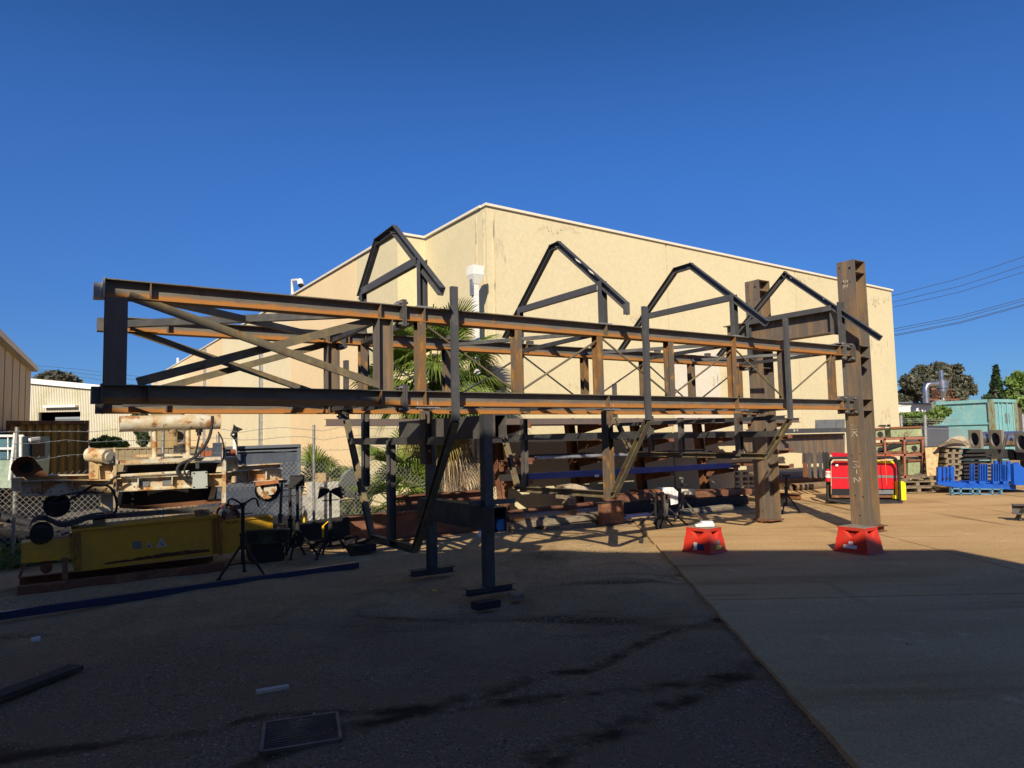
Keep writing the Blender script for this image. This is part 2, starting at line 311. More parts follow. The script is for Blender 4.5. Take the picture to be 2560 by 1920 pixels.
        cur=mix(1.0,cur,ramp(noise(60),.2,.8,.75,1.25),'MULTIPLY')
        inv=N.new('ShaderNodeMath'); inv.operation='SUBTRACT'; inv.inputs[0].default_value=1; K.new(vo.outputs['Distance'],inv.inputs[1])
        ml=N.new('ShaderNodeMath'); ml.operation='MULTIPLY'; K.new(inv.outputs[0],ml.inputs[0]); K.new(gt.outputs[0],ml.inputs[1])
        ad=N.new('ShaderNodeMath'); ad.operation='ADD'; K.new(ml.outputs[0],ad.inputs[0]); K.new(noise(9),ad.inputs[1])
        bp.inputs['Strength'].default_value=1.0; bp.inputs['Distance'].default_value=.03; K.new(ad.outputs[0],bp.inputs['Height'])
    else:
        cur=mix(ramp(noise(.5,(.6,1.6,1),rough=.7),.35,.65),(.41,.285,.155),(.52,.375,.215))
        cur=mix(ramp(noise(.8,(.25,2.2,1)),.55,.72),cur,(.31,.195,.095))
        cur=mix(ramp(noise(2.2),.62,.74),cur,(.60,.47,.29))
        cur=mix(ramp(noise(7),.68,.74),cur,(.14,.10,.07))
        cur=mix(ramp(noise(.45,(3.2,.35,1),rot=.5,rough=.5),.64,.72),cur,(.25,.175,.10))
        cur=mix(ramp(noise(1.3),.70,.76),cur,(.20,.13,.08))
        cur=mix(1.0,cur,ramp(noise(70,det=4,rough=.8),.3,.7,.62,1.36),'MULTIPLY'); cur=mix(1.0,cur,(1.06,1.0,.90),'MULTIPLY')
        bp.inputs['Strength'].default_value=.35; bp.inputs['Distance'].default_value=.006; K.new(noise(55),bp.inputs['Height'])
    K.new(cur,b.inputs['Base Color']); K.new(bp.outputs[0],b.inputs['Normal']); return m
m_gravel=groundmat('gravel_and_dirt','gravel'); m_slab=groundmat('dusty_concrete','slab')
g=MB(); 
def gz(x,y):
    if y>60 or abs(x)>40 or y<-10: return -.01
    v=.018*math.sin(x*1.3+y*.7)+.014*math.sin(x*2.9-y*1.9+1)+.008*math.sin(x*6.1+y*5.3)
    if x>1.6: v=min(v,0)*.3-.012
    return v-.012
nx=[-400,-150,-60,-30]+[-20+.25*i for i in range(0,121)]+[14,20,30,60,150,400]
ny=[-300,-60,-20]+[-6+.25*i for i in range(0,121)]+[30,45,80,150,500,900]
g.v=[Vector((x,y,gz(x,y))) for y in ny for x in nx]; W_=len(nx)
g.f=[(j*W_+i,j*W_+i+1,(j+1)*W_+i+1,(j+1)*W_+i) for j in range(len(ny)-1) for i in range(W_-1)]; g.sm=[True]*len(g.f)
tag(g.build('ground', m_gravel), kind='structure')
s=MB()
xs=[1.95,5.66,9.4,13.1,16.8,24]; ys=[-5,-.6,3.2,7.04,10.75,14.4,18.1,21.8,30]
for i in range(len(xs)-1):
    for j in range(len(ys)-1):
        if xs[i]<5 and ys[j]>=14.3: continue
        gp=.014
        x0=xs[i]+.006; x1=xs[i+1]-.006
        if ys[j]>=14.3 and xs[i]<6: x0=6.95
        zt_=.005+.003*((i*3+j*5)%3==0); y0_=ys[j]+gp; y1_=ys[j+1]-gp; ed=lambda y:(1.40+.063*y) if i==0 else x0+.008
        nn_=24 if i==0 else 1; rj=lambda k:(math.sin(k*7.3+j)*.006+math.sin(k*3.7)*.004) if i==0 else 0
        lp=[(ed(y1_+(y0_-y1_)*k/nn_)+rj(k+j*24),y1_+(y0_-y1_)*k/nn_) for k in range(nn_+1)]+[(x1-.008,y0_),(x1-.008,y1_)]
        s.prism([(x,y,-.11) for x,y in lp],(0,0,.11+zt_))
tag(s.build('concrete_slab', m_slab), kind='structure')
ay=MB(); ay.prism([L(-40,5.75,.0),L(2.6,5.75,.0),L(2.6,60,.0),L(-40,60,.0)],ZX*.012)
tag(ay.build('shaded_yard',M('shaded_yard_grey',(.085,.075,.065),[((.12,.105,.085),2,.45,.65,ONE),((.05,.045,.04),.8,.55,.7,ONE)],.95,0,(60,.3,.004))),kind='structure')  # grey yard ground, darkened in colour to stand for the shade there
# loose stones lying in the near gravel
st=MB()
for k in range(7000):
    y=2.6+(random.random()**1.6)*9; x=random.uniform(-.78,.72)*y
    if x>1.8: continue
    q=math.sin(x*1.7+2)*math.sin(y*1.3+x)+random.uniform(-.6,.6)
    if q<.05: continue
    r=random.uniform(.003,.008)*(1.5 if random.random()<.06 else 1); z=gz(x,y)+r*.3; a=random.random()*6
    ex=Vector((math.cos(a),math.sin(a),0))*r*random.uniform(1,1.6); ey=Vector((-math.sin(a),math.cos(a),0))*r; c=Vector((x,y,z)); ez=Vector((0,0,r*.7))
    st.add([c+ex,c+ey,c-ex,c-ey,c+ez,c-ez],[(0,1,4),(1,2,4),(2,3,4),(3,0,4),(1,0,5),(2,1,5),(3,2,5),(0,3,5)])
m_stone=leafmat('stones',(.14,.11,.085),(.50,.43,.35),0.0)
tag(st.build('gravel_stones', m_stone), 'loose grey stones scattered over the dark gravel in the foreground','gravel',kind='stuff')

# ------------------------------------------------------------------ cream warehouse
def wallmat(name, base, dirt, k=1):
    m=M(name, base, [(tuple(c*.94 for c in base), .35,.4,.65,ONE),(dirt, .8,.62+.02*k,.8,(1.4,1.4,.5)),(tuple(c*.66 for c in base),2.4,.74,.80,(1.5,1.5,.6))], .85); return m
m_cream=wallmat('cream_tilt_panel',(.65,.575,.375),(.62,.53,.35))
m_cream2=wallmat('pale_cream_tilt_panel',(.76,.67,.45),(.70,.62,.42))
m_peach=wallmat('peach_tilt_panel',(.78,.61,.37),(.68,.52,.32))
m_patch=M('pale_wall_repaint',(.66,.62,.52),(),.85)
WW=6.3
def lu(p): return (p-OO).dot(UX)
def lw(p): return (p-OO).dot(WX)
pA=F(1215,515,WW); uA=lu(pA); ZTL=pA.z; pR=F(2228,728,WW); UR=lu(pR); ZTR=pR.z
pI=U(1063,600,uA); W1=lw(pI); ZTI=pI.z; p2=F(993,587,W1); u2=lu(p2); ZT2=p2.z; pF=U(400,936,u2); WF=lw(pF)*1.1
wh=thing('cream_warehouse', L(uA,WW,0), 'big cream tilt-panel warehouse with flat parapets and mouldy streaks behind the steel frame','warehouse')
def ztop(u): return ZTL+(ZTR-ZTL)*(u-uA)/(UR-uA)
b=MB(); T_=.18
def wallp(mb,a,c,za,zc,w,nrm):
    a=Vector(a);c=Vector(c); mb.hexa([a,c,c+nrm*T_,a+nrm*T_, a+ZX*za,c+ZX*zc,c+nrm*T_+ZX*zc,a+nrm*T_+ZX*za])
joints=[uA,lu(F(1668,700,WW)),lu(F(1991,760,WW)),lu(F(2160,800,WW)),UR]
# right wall in panels with recessed joints
wr=MB()
for i in range(4):
    a=joints[i]+(.0 if i==0 else .02); c=joints[i+1]-(.02 if i<3 else 0)
    wallp(wr, L(a,WW,-.1), L(c,WW,-.1), ztop(a)+.1, ztop(c)+.1, 0, WX)
wallp(wr, L(UR,WW+T_,-.1), L(UR,30,-.1), ZTR+.1, ZTR+.1, 0, -UX)
wallp(wr, L(uA,WW+T_,-.1), L(uA,W1,-.1), ZTL+.1, ZTI+.1, 0, UX)
wallp(wr, L(u2,W1,-.1), L(uA-.0,W1,-.1), ZT2+.1, ZTI+.1, 0, WX)
wr.build('wall', m_cream, wh)
fill=MB(); fill.lbox(uA+.3,UR-.3,WW+T_+.05,29,-.1,6.0); fill.lbox(u2+.3,uA+.3,W1+.3,60,-.1,6.0); fill.build('inner_wall', m_cream2, wh)
ws=[W1+T_]+[ (U(x,1000,u2)-OO).dot(WX) for x in (893,726,657,556,458)]+[WF]
kinds=[m_cream,m_peach,m_cream2,m_cream2,m_peach,m_cream2]
zf=lambda w: ZT2+(pF.z-ZT2)*(w-W1)/(lw(pF)-W1)
for i in range(6):
    q=MB(); d=.0; wallp(q, L(u2,ws[i]+.02,-.1), L(u2,ws[i+1],-.1), zf(ws[i])+.1, zf(ws[i+1])+.1, 0, UX); q.build('wall', kinds[i], wh)
# white parapet capping
cp=MB()
def cap(a,c): cp.bar(a,c,.24,.055)
cap(L(uA-.04,WW+.07,ZTL+.03), L(UR+.05,WW+.07,ZTR+.03)); cap(L(uA+.06,WW+.18,ZTL+.035), L(uA+.06,W1+.06,ZT2+.03)); cap(L(u2-.05,W1+.07,ZT2+.04), L(uA,W1+.07,ZT2+.03)); cap(L(u2+.06,W1+.2,ZT2+.045), L(u2+.06,WF,zf(WF)+.03))
cp.build('parapet_cap', M('cream_white_flashing',(.74,.69,.58),(),.5), wh)
# corner pilaster lines (raised render bands beside the corner), mould streak
cp=MB(); 
for q in (.10,.42): cp.lbox(uA-.012,uA, WW+q,WW+q+.035,0,ZTL-.12)
cp.lbox(uA+.16,uA+.19,WW-.015,WW,0,ZTL-.12)
cp.build('render_band', M('render_band',(.70,.57,.34),[((.3,.27,.2),6,.5,.62,(1,1,.3))],.9), wh)
for xx in (515,657):
    dp=MB(); w_=(U(xx,1000,u2)-OO).dot(WX); dp.lbox(u2-.12,u2-.003,w_-.06,w_+.14,0,zf(w_)-.1); dp.build('downpipe', m_galv, wh)
q=MB(); q.lbox(lu(F(1684,950,WW)),lu(F(1800,950,WW)),WW-.007,WW,1.45,3.9); q.build('repainted_patch', m_patch, wh)
# mould stains under the capping and on the wall, thin irregular films with their own ragged outline
def stain(name, px, py, wpx, hpx, n=22, w=WW):
    q=MB(); rnd=random.Random(px*7+py)
    for i in range(n):
        x=px+rnd.uniform(-wpx,wpx); y=py+abs(rnd.gauss(0,hpx*.35)); a=rnd.uniform(1,4); h=rnd.uniform(2,hpx*.35)
        q.add([F(x-a,y,w-.004-.0003*i),F(x,y-h,w-.004-.0003*i),F(x+a,y+.3*h,w-.004-.0003*i),F(x+a*.2,y+h,w-.004-.0003*i)],[(0,1,2,3)])
    q.build(name, m_mould, wh)
m_mould=M('mould_film',(.63,.54,.36),[((.52,.45,.31),5,.4,.6,ONE)],.9)
for a in ((1250,600,12,60,16),(1395,566,50,22,26),(1590,785,14,40,16),(2010,693,40,18,20),(2165,745,60,22,40),(2215,1020,12,40,12),(1800,930,30,60,14),(1440,960,24,26,14),(2190,850,30,60,8)): stain('mould_stain',*a)
# exhaust duct on the corner
ed=thing('exhaust_duct', F(1191,1100,WW-.24), 'white square exhaust duct with flared hood standing at the warehouse corner','duct')
uu=lu(F(1191,900,WW-.24))
a=MB(); zz=lambda y: F(1195,y,WW-.24).z
a.lbox(uu-.055,uu+.055,WW-.295,WW-.185,1.0,zz(712)); a.build('duct', m_white, ed)
h=MB(); cx=uu+.01; cw=WW-.24
def ring(z,r): return [L(cx-r,cw-r,z),L(cx+r,cw-r,z),L(cx+r,cw+r,z),L(cx-r,cw+r,z)]
z1,z2,z3=zz(712),zz(690),zz(667)
h.hexa(ring(z1,.065)+ring(z2,.13)); h.hexa(ring(z2+.002,.133)+ring(z3,.133)); h.build('hood', m_white, ed)
h=MB(); h.lbox(uu-.10,uu-.057,WW-.29,WW-.19,zz(740),zz(700)); h.build('bracket', m_galv, ed)
# dome camera and aerials on the parapet
sc_=thing('security_camera', U(740,735,u2), 'white dome camera on a bracket above the warehouse parapet','camera')
P=lambda x,y: U(x,y,u2-.05)
a=MB(); a.tube([P(731,735),P(731,700),P(745,700)],.05); a.build('bracket',m_white,sc_)
a=MB(); a.tube([P(750,699),P(751,703),P(752,712)],[.06,.10,.11],12); a.build('housing',m_white,sc_)
a=MB(); a.tube([P(752,712.5),P(752,716),P(752,719)],[.10,.08,.03],12); a.build('dome',m_black,sc_)
a=MB(); a.tube([U(445,925,u2+.2),U(445,895,u2+.2)],.09); tag(a.build('roof_vent_pipe',m_white),'thin white vent pipe on the far warehouse roofline','vent pipe')
# air conditioners and tyre stack by the far wall
for k,(x,y) in enumerate(((400,1098),(442,1092))):
    ac=thing('air_conditioner', U(x,y,u2-.4), ('left' if k==0 else 'right')+' white air-conditioning unit fixed to the far warehouse wall','air conditioner','air conditioners on the far wall')
    p=U(x,y,u2-.4); a=MB(); a.box(p,.9,1.0,.9,UX,WX); a.build('case',m_white,ac); a=MB(); a.disc(p-UX*.455-WX*.0,-UX,.33,.02); a.disc(p-WX*.505,-WX,.33,.02); a.build('fan_grille',m_black,ac)
    a=MB(); a.box(p-ZX*.6,.7,.1,.3,UX,WX); a.build('bracket',m_galv,ac)
# ------------------------------------------------------------------ workshop behind the camera (its eave throws the yard shadow)
we=MB()
yb=-1.0; 
def shp(x,y,z): t=(y-yb)/1.0; return (x-.15*t, z+math.tan(math.radians(ELEV))*t*math.sqrt(1+.15**2))
g1=G(2380,1375,.0); g2=G(2560,1411,.0); g0=G(1250,1378,0)
q1=shp(g1.x,g1.y,0); q2=shp(g2.x,g2.y,0); q0=shp(g0.x,g0.y,0)
sl_=(q1[1]-q0[1])/(q1[0]-q0[0]); zl=q1[1]+sl_*(-40-q1[0]); k2=(q2[1]-q1[1])/(q2[0]-q1[0]); xr=q1[0]+(2.0-q1[1])/k2
pts=[(-40,0),(xr,0),(xr,2.0),(q1[0],q1[1]),(-40,zl)]
we.prism([(x,yb,z) for x,z in pts],(0,-25,0))
wk=thing('workshop_building',(0,yb,0),'large unseen cream-clad workshop behind the viewpoint whose shadow covers the foreground','workshop')
we.build('wall',M('warm_bounce_cladding',(.88,.70,.48),(),.8),wk)  # warm bright colour added to bounce light; wall set close to block sky
# ------------------------------------------------------------------ left background buildings
tb=thing('tan_building', Y(72,1100,30), 'tan rendered shed wall with sloping roofline at the left edge','building')
c=Y(72,1120,30); c=Vector((c.x,30,0)); d=Vector((.554,-1,0)).normalized()*-1  # runs away from the corner
dn=Vector((-.554,1,0)).normalized(); near=c-dn*18*0+Vector((.554,-1,0)).normalized()*18; zc=Y(72,928,30).z
nn=Vector((-1,-.554,0)).normalized()
a=MB(); a.hexa([near,c,c+nn*12,near+nn*12, near+ZX*zc,c+ZX*zc,c+nn*12+ZX*zc,near+nn*12+ZX*zc]); a.build('wall',m_tan,tb)
a=MB(); a.bar(near+ZX*(zc+.08)-nn*.1,c+ZX*(zc+.08)-nn*.1,.3,.2); a.build('gutter',M('tan_gutter',(.5,.44,.34),(),.6),tb)
a=MB()
for k in range(1,9): 
    p=c+(near-c)*(k/9); a.box(p-nn*.005+ZX*zc/2,.03,.03,zc,dn,nn)
a.build('panel_joint',M('tan_joint',(.25,.2,.15),(),.9),tb)
rs=thing('ribbed_shed', Y(150,1120,40), 'cream ribbed metal shed with a half hidden grey roller door','shed')
D=40; X0=Y(73,1100,D).x; X1=Y(375,1100,D).x; zA=Y(75,957,D).z; zB=Y(237,972,D).z; zB=zA+(zB-zA)*(X1-X0)/(Y(237,972,D).x-X0)
a=MB(); n_=74; dx=(X1-X0)/n_
dX0=Y(95,1040,D).x; dX1=Y(201,1040,D).x; dz=Y(95,1031,D).z
for i in range(n_):
    x=X0+i*dx; z=zA+(zB-zA)*i/n_
    zb_=dz if dX0<x+dx/2<dX1 else 0
    a.box((x+dx*.35,D+.1,(z+zb_)/2),dx*.7,.2,z-zb_); a.box((x+dx*.85,D+.16,(z+zb_)/2),dx*.3,.2,z-zb_)
a.box(((X0+X1)/2,D+5,2.2),X1-X0,9.4,4.0)
a.build('wall',m_rib,rs)
a=MB(); a.bar((X0,D-.05,zA+.1),(X1,D-.05,zB+.1),.25,.28); a.build('gutter',m_white,rs)
a=MB(); a.prism([(dX0,D+.3,0),(dX1,D+.3,0),(dX1,D+.3,dz),(dX0,D+.3,dz)],(0,.05,0))
a.build('doorway',m_dark,rs)
a=MB()
for i in range(14): a.box(((dX0+dX1)/2+.4,D+.22,dz-.35-i*.16),(dX1-dX0)-.9,.05,.13)
a.build('roller_door',M('roller_door_grey',(.22,.25,.28),(),.5),rs)
a=MB(); p=Y(151,1016,D-.15); a.box(p,.45*4,.25,.12); a.build('wall_light',m_white,rs)
cs=thing('ochre_container', Y(120,1140,24), 'ochre yellow corrugated shipping container with rusty frame','shipping container')
P2_=Y(222,1100,22.5); P2_.z=0; eX=Vector((.857,.514,0)); eY=Vector((-.514,.857,0)); P1_=P2_-eX*2.16; zt=Y(222,1051,22.5).z; n_=9; LN=2.16; dx=(LN-.24)/n_
a=MB(); pl=[]
for i in range(n_):
    x=.12+i*dx; pl+=[(x,.05),(x+dx*.35,.05),(x+dx*.5,.10),(x+dx*.85,.10)]
pl.append((LN-.12,.05)); a.prism([P1_+eX*x+eY*y+ZX*.1 for x,y in pl]+[P1_+eX*(LN-.12)+eY*5.9+ZX*.1,P1_+eX*.12+eY*5.9+ZX*.1],ZX*(zt-.2)); a.build('corrugated_panel',m_yb,cs)
mrf=M('rusty_frame',(.12,.06,.035),[((.25,.16,.05),4,.5,.65,ONE)],.8)
for x in (.06,LN-.06): a=MB(); a.box(P1_+eX*x+eY*.07+ZX*(zt/2),.12,.16,zt,eX,eY); a.build('corner_post',mrf,cs)
for z in (zt-.06,.08): a=MB(); a.box(P1_+eX*(LN/2)+eY*.07+ZX*z,LN-.25,.15,.12,eX,eY); a.build('end_rail',mrf,cs)
# blue tank crate, pallet junk
bt=thing('blue_tank_crate', Y(25,1120,14), 'blue and pale green crate with white pipe frame at the left edge','crate')
D=14
a=MB(); a.prism([Y(-60,1091,D),Y(50,1091,D),Y(50,1149,D),Y(-60,1149,D)],(0,.9,0)); a.build('panel',m_tealdk,bt)
a=MB(); a.prism([Y(-60,1150,D+.02),Y(50,1150,D+.02),Y(44,1220,D+.02),Y(-60,1220,D+.02)],(0,.9,0)); a.build('lower_panel',m_palegreen,bt)
a=MB()
for p,q in (((-60,1090),(60,1090)),((38,1082),(24,1200)),((52,1092),(52,1142)),((-60,1122),(34,1122)),((-20,1091),(-20,1149)),((20,1093),(20,1148))): a.tube([Y(*p,D-.05),Y(*q,D-.05)],.028 if p[0]!=20 else .012,6)
a.build('frame',m_white,bt)
jk=thing('scrap_crate', Y(68,1140,14.3), 'dark open crate heaped with scrap beside the ochre container','crate')
a=MB(); a.prism([Y(54,1104,14.3),Y(80,1104,14.3),Y(80,1142,14.3),Y(54,1142,14.3)],(0,.4,0)); a.build('box',M('scrap_brown',(.07,.045,.035),[((.2,.15,.12),9,.6,.7,ONE)],.9),jk)
a=MB()
for i,(x,y,l) in enumerate(((58,1096,22),(62,1100,28),(60,1103,36),(74,1099,24))): a.bar(Y(x,y,14.2),Y(x+l,y-1-i%2*3,14.4),.06,.05)
a.build('scrap',m_paper,jk)
# bushes, trees
def leafcloud(mb, c, rx, ry, rz, n, s, rnd, flat=.0, shell=.55):
    for i in range(n):
        d=Vector((rnd.gauss(0,1),rnd.gauss(0,1),rnd.gauss(0,1))).normalized()*(shell+(1-shell)*rnd.random())
        p=Vector((c[0]+d.x*rx, c[1]+d.y*ry, c[2]+d.z*rz)); q=s*rnd.uniform(.6,1.3)
        a=Vector((rnd.gauss(0,1),rnd.gauss(0,1),rnd.gauss(0,1))).normalized(); b_=a.cross(Vector((rnd.gauss(0,1),rnd.gauss(0,1),rnd.gauss(0,1)))).normalized()
        mb.add([p-a*q, p+b_*q*.5, p+a*q, p-b_*q*.5],[(0,1,2,3)])
def tree(name, blobs, D, mat, leaf, dens, trunk, label, cat, seed=1, group=None):
    """blobs: (px,py,rx_px,ry_px) clumps traced at depth D, spread in depth too"""
    rnd=random.Random(seed); x0,y0=trunk[0]; base=Y(x0,y0,D); base.z=0
    t=thing(name, base, label, cat, group); c=MB(); tr=MB(); k=D/FPX
    for bx,by,ra,rb in blobs:
        p=Y(bx,by,D+rnd.uniform(-1,1)*ra*k*.8); n=int(dens*ra*rb/100)
        leafcloud(c,p,ra*k,ra*k*.9,rb*k,n,leaf,rnd)
        st_=base+ZX*(p.z-base.z)*.35; mid=st_.lerp(p,.5)+Vector((0,0,.1*(p.z)))
        tr.tube([st_,mid,p],[trunk[1]*.45,trunk[1]*.3,trunk[1]*.1],6)
    topz=max(Y(b_[0],b_[1],D).z for b_ in blobs)
    tr.tube([base,base+ZX*topz*.25,base+ZX*topz*.5],[trunk[1],trunk[1]*.8,trunk[1]*.5],8)
    tr.build('trunk',m_bark,t); c.build('crown',mat,t); return t
tree('gum_tree',[(110,950,20,12),(140,942,26,13),(165,950,20,14),(185,958,14,10),(90,955,14,8),(150,955,40,10)],70,m_gum,.45,90,((140,1100),.4),'rounded grey-green gum tree rising behind the ribbed shed','tree',3)
tree('green_bush',[(240,1108,15,12),(262,1102,15,14),(288,1104,15,12),(305,1112,16,10),(250,1116,22,9),(285,1118,28,8)],21,m_green,.07,130,((262,1140),.06),'bright green bush behind the brown sheet fence','bush',4)
tree('climbing_vine',[(350,1048,22,16),(352,1072,18,20),(358,1098,14,18),(340,1052,18,14)],25,m_darkgreen,.09,220,((362,1125),.06),'dark green vine hanging at the end of the ribbed shed','vine',5)
# brown sheet fence
D=19; bf=thing('brown_sheet_fence', Y(300,1150,D), 'brown ribbed sheet fence in front of the green bush','fence'); a=MB(); X0=Y(215,1130,D).x; X1=Y(520,1130,D).x; zt=Y(300,1121,D).z; n_=34
for i in range(n_):
    x=X0+(X1-X0)*i/n_; w_=(X1-X0)/n_; a.box((x+w_/2,D+(i%2)*.02,zt/2),w_*.9,.03,zt)
a.build('sheet',m_brownfence,bf); a=MB(); a.box(((X0+X1)/2,D-.02,zt),X1-X0,.06,.04); a.build('rail',m_brownfence,bf)
ty=thing('tyre_stack', Y(452,1130,17), 'stack of dark tyres against the brown sheet fence','tyres'); a=MB()
for i in range(3): p=Y(452,1138-10*i,17); a.tube([p-ZX*.045,p+ZX*.045],.16,14)
a.build('tyre',m_rubber,ty)
# steel bin
sb=thing('slate_steel_bin', F(640,1160,6.6), 'slate blue steel bin with a flat rim behind the wire fence','bin'); WB=6.4
a=MB(); a.prism([F(538,1120,WB),F(748,1113,WB),F(748,1290,WB),F(538,1290,WB)],WX*1.6); a.build('body',m_slate,sb)
a=MB(); a.bar(F(536,1121,WB-.03),F(750,1113.5,WB-.03),.10,.05); a.bar(F(747,1113,WB-.03),F(747,1290,WB-.03),.06,.06,UX); a.bar(F(538,1131,WB-.02),F(745,1124,WB-.02),.03,.03); a.build('rim',M('bin_rim',(.12,.14,.18),(),.5),sb)
a=MB(); a.bar(F(536,1124,WB-.5),F(560,1123,WB-.5),.3,.22); a.build('handle_block',m_slate,sb)
pp=thing('white_pipe_with_bag', F(588,1160,6.2), 'white pipe with a torn black plastic bag caught on top','pipe')
a=MB(); a.tube([F(588,1165,6.2),F(587,1085,6.2)],.035,10); a.build('pipe',m_white,pp)
a=MB(); 
a.add([F(584,1060,6.2),F(590,1066,6.15),F(608,1073,6.2),F(594,1080,6.1),F(585,1086,6.2),F(575,1088,6.25),F(582,1072,6.25),F(586,1100,6.1),F(595,1122,6.2),F(594,1100,6.25),F(585,1088,6.05)],[(0,1,6),(1,2,3),(1,3,4,6),(6,4,5),(5,10,7),(10,9,8,7),(4,3,9,10)]); a.build('plastic_bag',m_black,pp)
a=MB(); a.tube([F(545,1125,6.2),F(545,1086,6.2)],.03,8); tag(a.build('grey_stub_pipe',m_galv),'short grey pipe standing behind the crane carriage','pipe')
# far power lines on the left
for k,(y0,y1) in enumerate(((911,938),(920,948),(924,962))):
    a=MB(); a.tube([Y(60,y0,55),Y(200,(y0+y1)/2-1,55),Y(420,y1+12,55)],.012,5); tag(a.build('overhead_wire',m_powerline),'thin overhead wire crossing the sky above the ribbed shed','wire','overhead wires above the shed')
# ------------------------------------------------------------------ welded steel gallery frame
ZU1,ZU0=2.9637,2.8137; ZL1,ZL0=2.1069,1.9564; WR=1.88; UL=-3.88; UE=6.44; CW=.152
fr=thing('steel_gallery_frame', L(0,.94,0), 'long rust-streaked steel box truss with four house-shaped hood frames on top and trough frames below','steel frame')
CD=CW/2
def fw(w): return w+CD   # the near flange edge of the front chord sits on w = 0
zu=(ZU0+ZU1)/2; zl=(ZL0+ZL1)/2
for w,z,mt,nm in ((CD,zu,m_chord_hi,'chord'),(CD,zl,m_chord_lo,'chord'),(WR+CD,zu,m_chord_hi,'chord'),(WR+CD,zl,m_chord_lo,'chord')):
    u0=UL+(.0 if w<1 else .12); u1=UE if w<1 else UE+.05
    b=MB(); b.ibeam(L(u0,w,z),L(u1,w,z),CW,.152,.009,.007)
    ch=b.build(nm,mt,fr)
    for u in ((-3.55,) if w<1 else (-3.3,)) + (-1.52,-1.27,-1.04,1.39,3.72,6.2):
        u+= 0 if w<1 else .12; q=MB()
        for sd in (-1,1): q.lbox(u-.005,u+.005,w+sd*.006 if sd>0 else w-.074,w+.074 if sd>0 else w-.006,z-.066,z+.066)
        q.build('stiffener',m_rustpost,ch)
    q=MB(); q.lbox(u0-.014,u0-.001,w-.09,w+.09,z-.08,z+.08); q.build('end_plate',m_galv if z>2.5 and w<1 else m_steel,ch)
    if z>2.5 and w<1:
        q=MB(); q.lbox(u0-.075,u0-.016,w-.02,w+.12,z-.075,z+.045); q.build('end_block',m_galv,ch)
    else:
        q=MB(); q.lbox(u0-.075,u0-.016,w-.02,w+.11,z-.075,z+.06); q.build('end_block',m_steel,ch)
# posts
frontp=[-1.077,.102,1.273,2.465,3.679,4.789,6.004]
def ucpost(u,w,s=.152,mt=m_rustpost): b=MB(); b.prof(L(u,w,ZL1+.001),L(u,w,ZU0-.001),[(-s/2,-s/2),(s/2,-s/2),(s/2,-s/2+.009),(.004,-s/2+.009),(.004,s/2-.009),(s/2,s/2-.009),(s/2,s/2),(-s/2,s/2),(-s/2,s/2-.009),(-.004,s/2-.009),(-.004,-s/2+.009),(-s/2,-s/2+.009)],UX); return b.build('post',mt,fr)
for w,du in ((CD,0),(WR+CD,.12)):
    # wide end post turned to show its flange
    b=MB(); s=.16; u=UL+.085+du
    b.prof(L(u,w,ZL1+.001),L(u,w,ZU0-.001),[(-s/2,-.075),(s/2,-.075),(s/2,-.066),(.004,-.066),(.004,.066),(s/2,.066),(s/2,.075),(-s/2,.075),(-s/2,.066),(-.004,.066),(-.004,-.066),(-s/2,-.066)],WX)
    b.build('post',m_col,fr)
    ucpost(-1.47+du,w,.152,m_col)
    for k,u in enumerate(frontp):
        b=MB(); b.prof(L(u+du,w-.02,ZL1+.001),L(u+du,w-.02,ZU0-.001),[(-.045,-.05),(.045,-.05),(.045,-.042),(.004,-.042),(.004,.042),(.045,.042),(.045,.05),(-.045,.05),(-.045,.042),(-.004,.042),(-.004,-.042),(-.045,-.042)],WX if k not in (5,6) else UX); b.build('post',m_rustpost,fr)
# splice plates and bolts
for w in (CD,WR+CD):
    for z in (zu,zl):
        b=MB(); us=-1.27+(0 if w<1 else .05)
        b.lbox(us-.022,us-.002,w-.085,w+.085,z-.135,z+.135); b.lbox(us+.002,us+.022,w-.085,w+.085,z-.135,z+.135)
        sp=b.build('splice_plate',m_steel,fr)
        for dw in (-.05,.05):
            for dz in (-.108,.108): b=MB(); b.tube([L(us-.05,w+dw,z+dz),L(us+.05,w+dw,z+dz)],.014,6); b.build('bolt',m_bolt,sp)
# heavy cross bracing of the left bay (angles) on both faces
def ang(p0,p1,a=.075,mt=m_brace,side=1,nm='brace',w2=.075,up=ZX): b=MB(); b.angle(p0,p1,a,w2,.007,up,side); return b.build(nm,mt,fr)
A1=ang(L(-3.72,.02,2.80),L(-1.55,.02,2.12),.03,m_brace,1,'brace',.075)
A2=ang(L(-3.62,.085,2.10),L(-1.55,.085,2.77),.03,m_brace,-1,'brace',.075)
ang(L(-3.55,WR+.05,2.80),L(-1.42,WR+.05,2.12),.03,m_brace,1,'brace',.075)
ang(L(-3.5,WR+.12,2.10),L(-1.42,WR+.12,2.77),.03,m_brace,-1,'brace',.075)
# stencil on the first brace, upside down
d=(L(-1.55,.02,2.12)-L(-3.72,.02,2.80)).normalized(); up_=d.cross(WX); up_=up_ if up_.z>0 else -up_
pc=L(-3.72,.02,2.80)
for s_,t,z in (('© UNIP-6888501',.42,.062),('125X125X6.0 EA*300PLUS',1.02,.045)):
    p=pc+d*t+up_*.038-WX*.002
    text('stencil',s_,z,p,-d,-up_,m_chalk,A1)
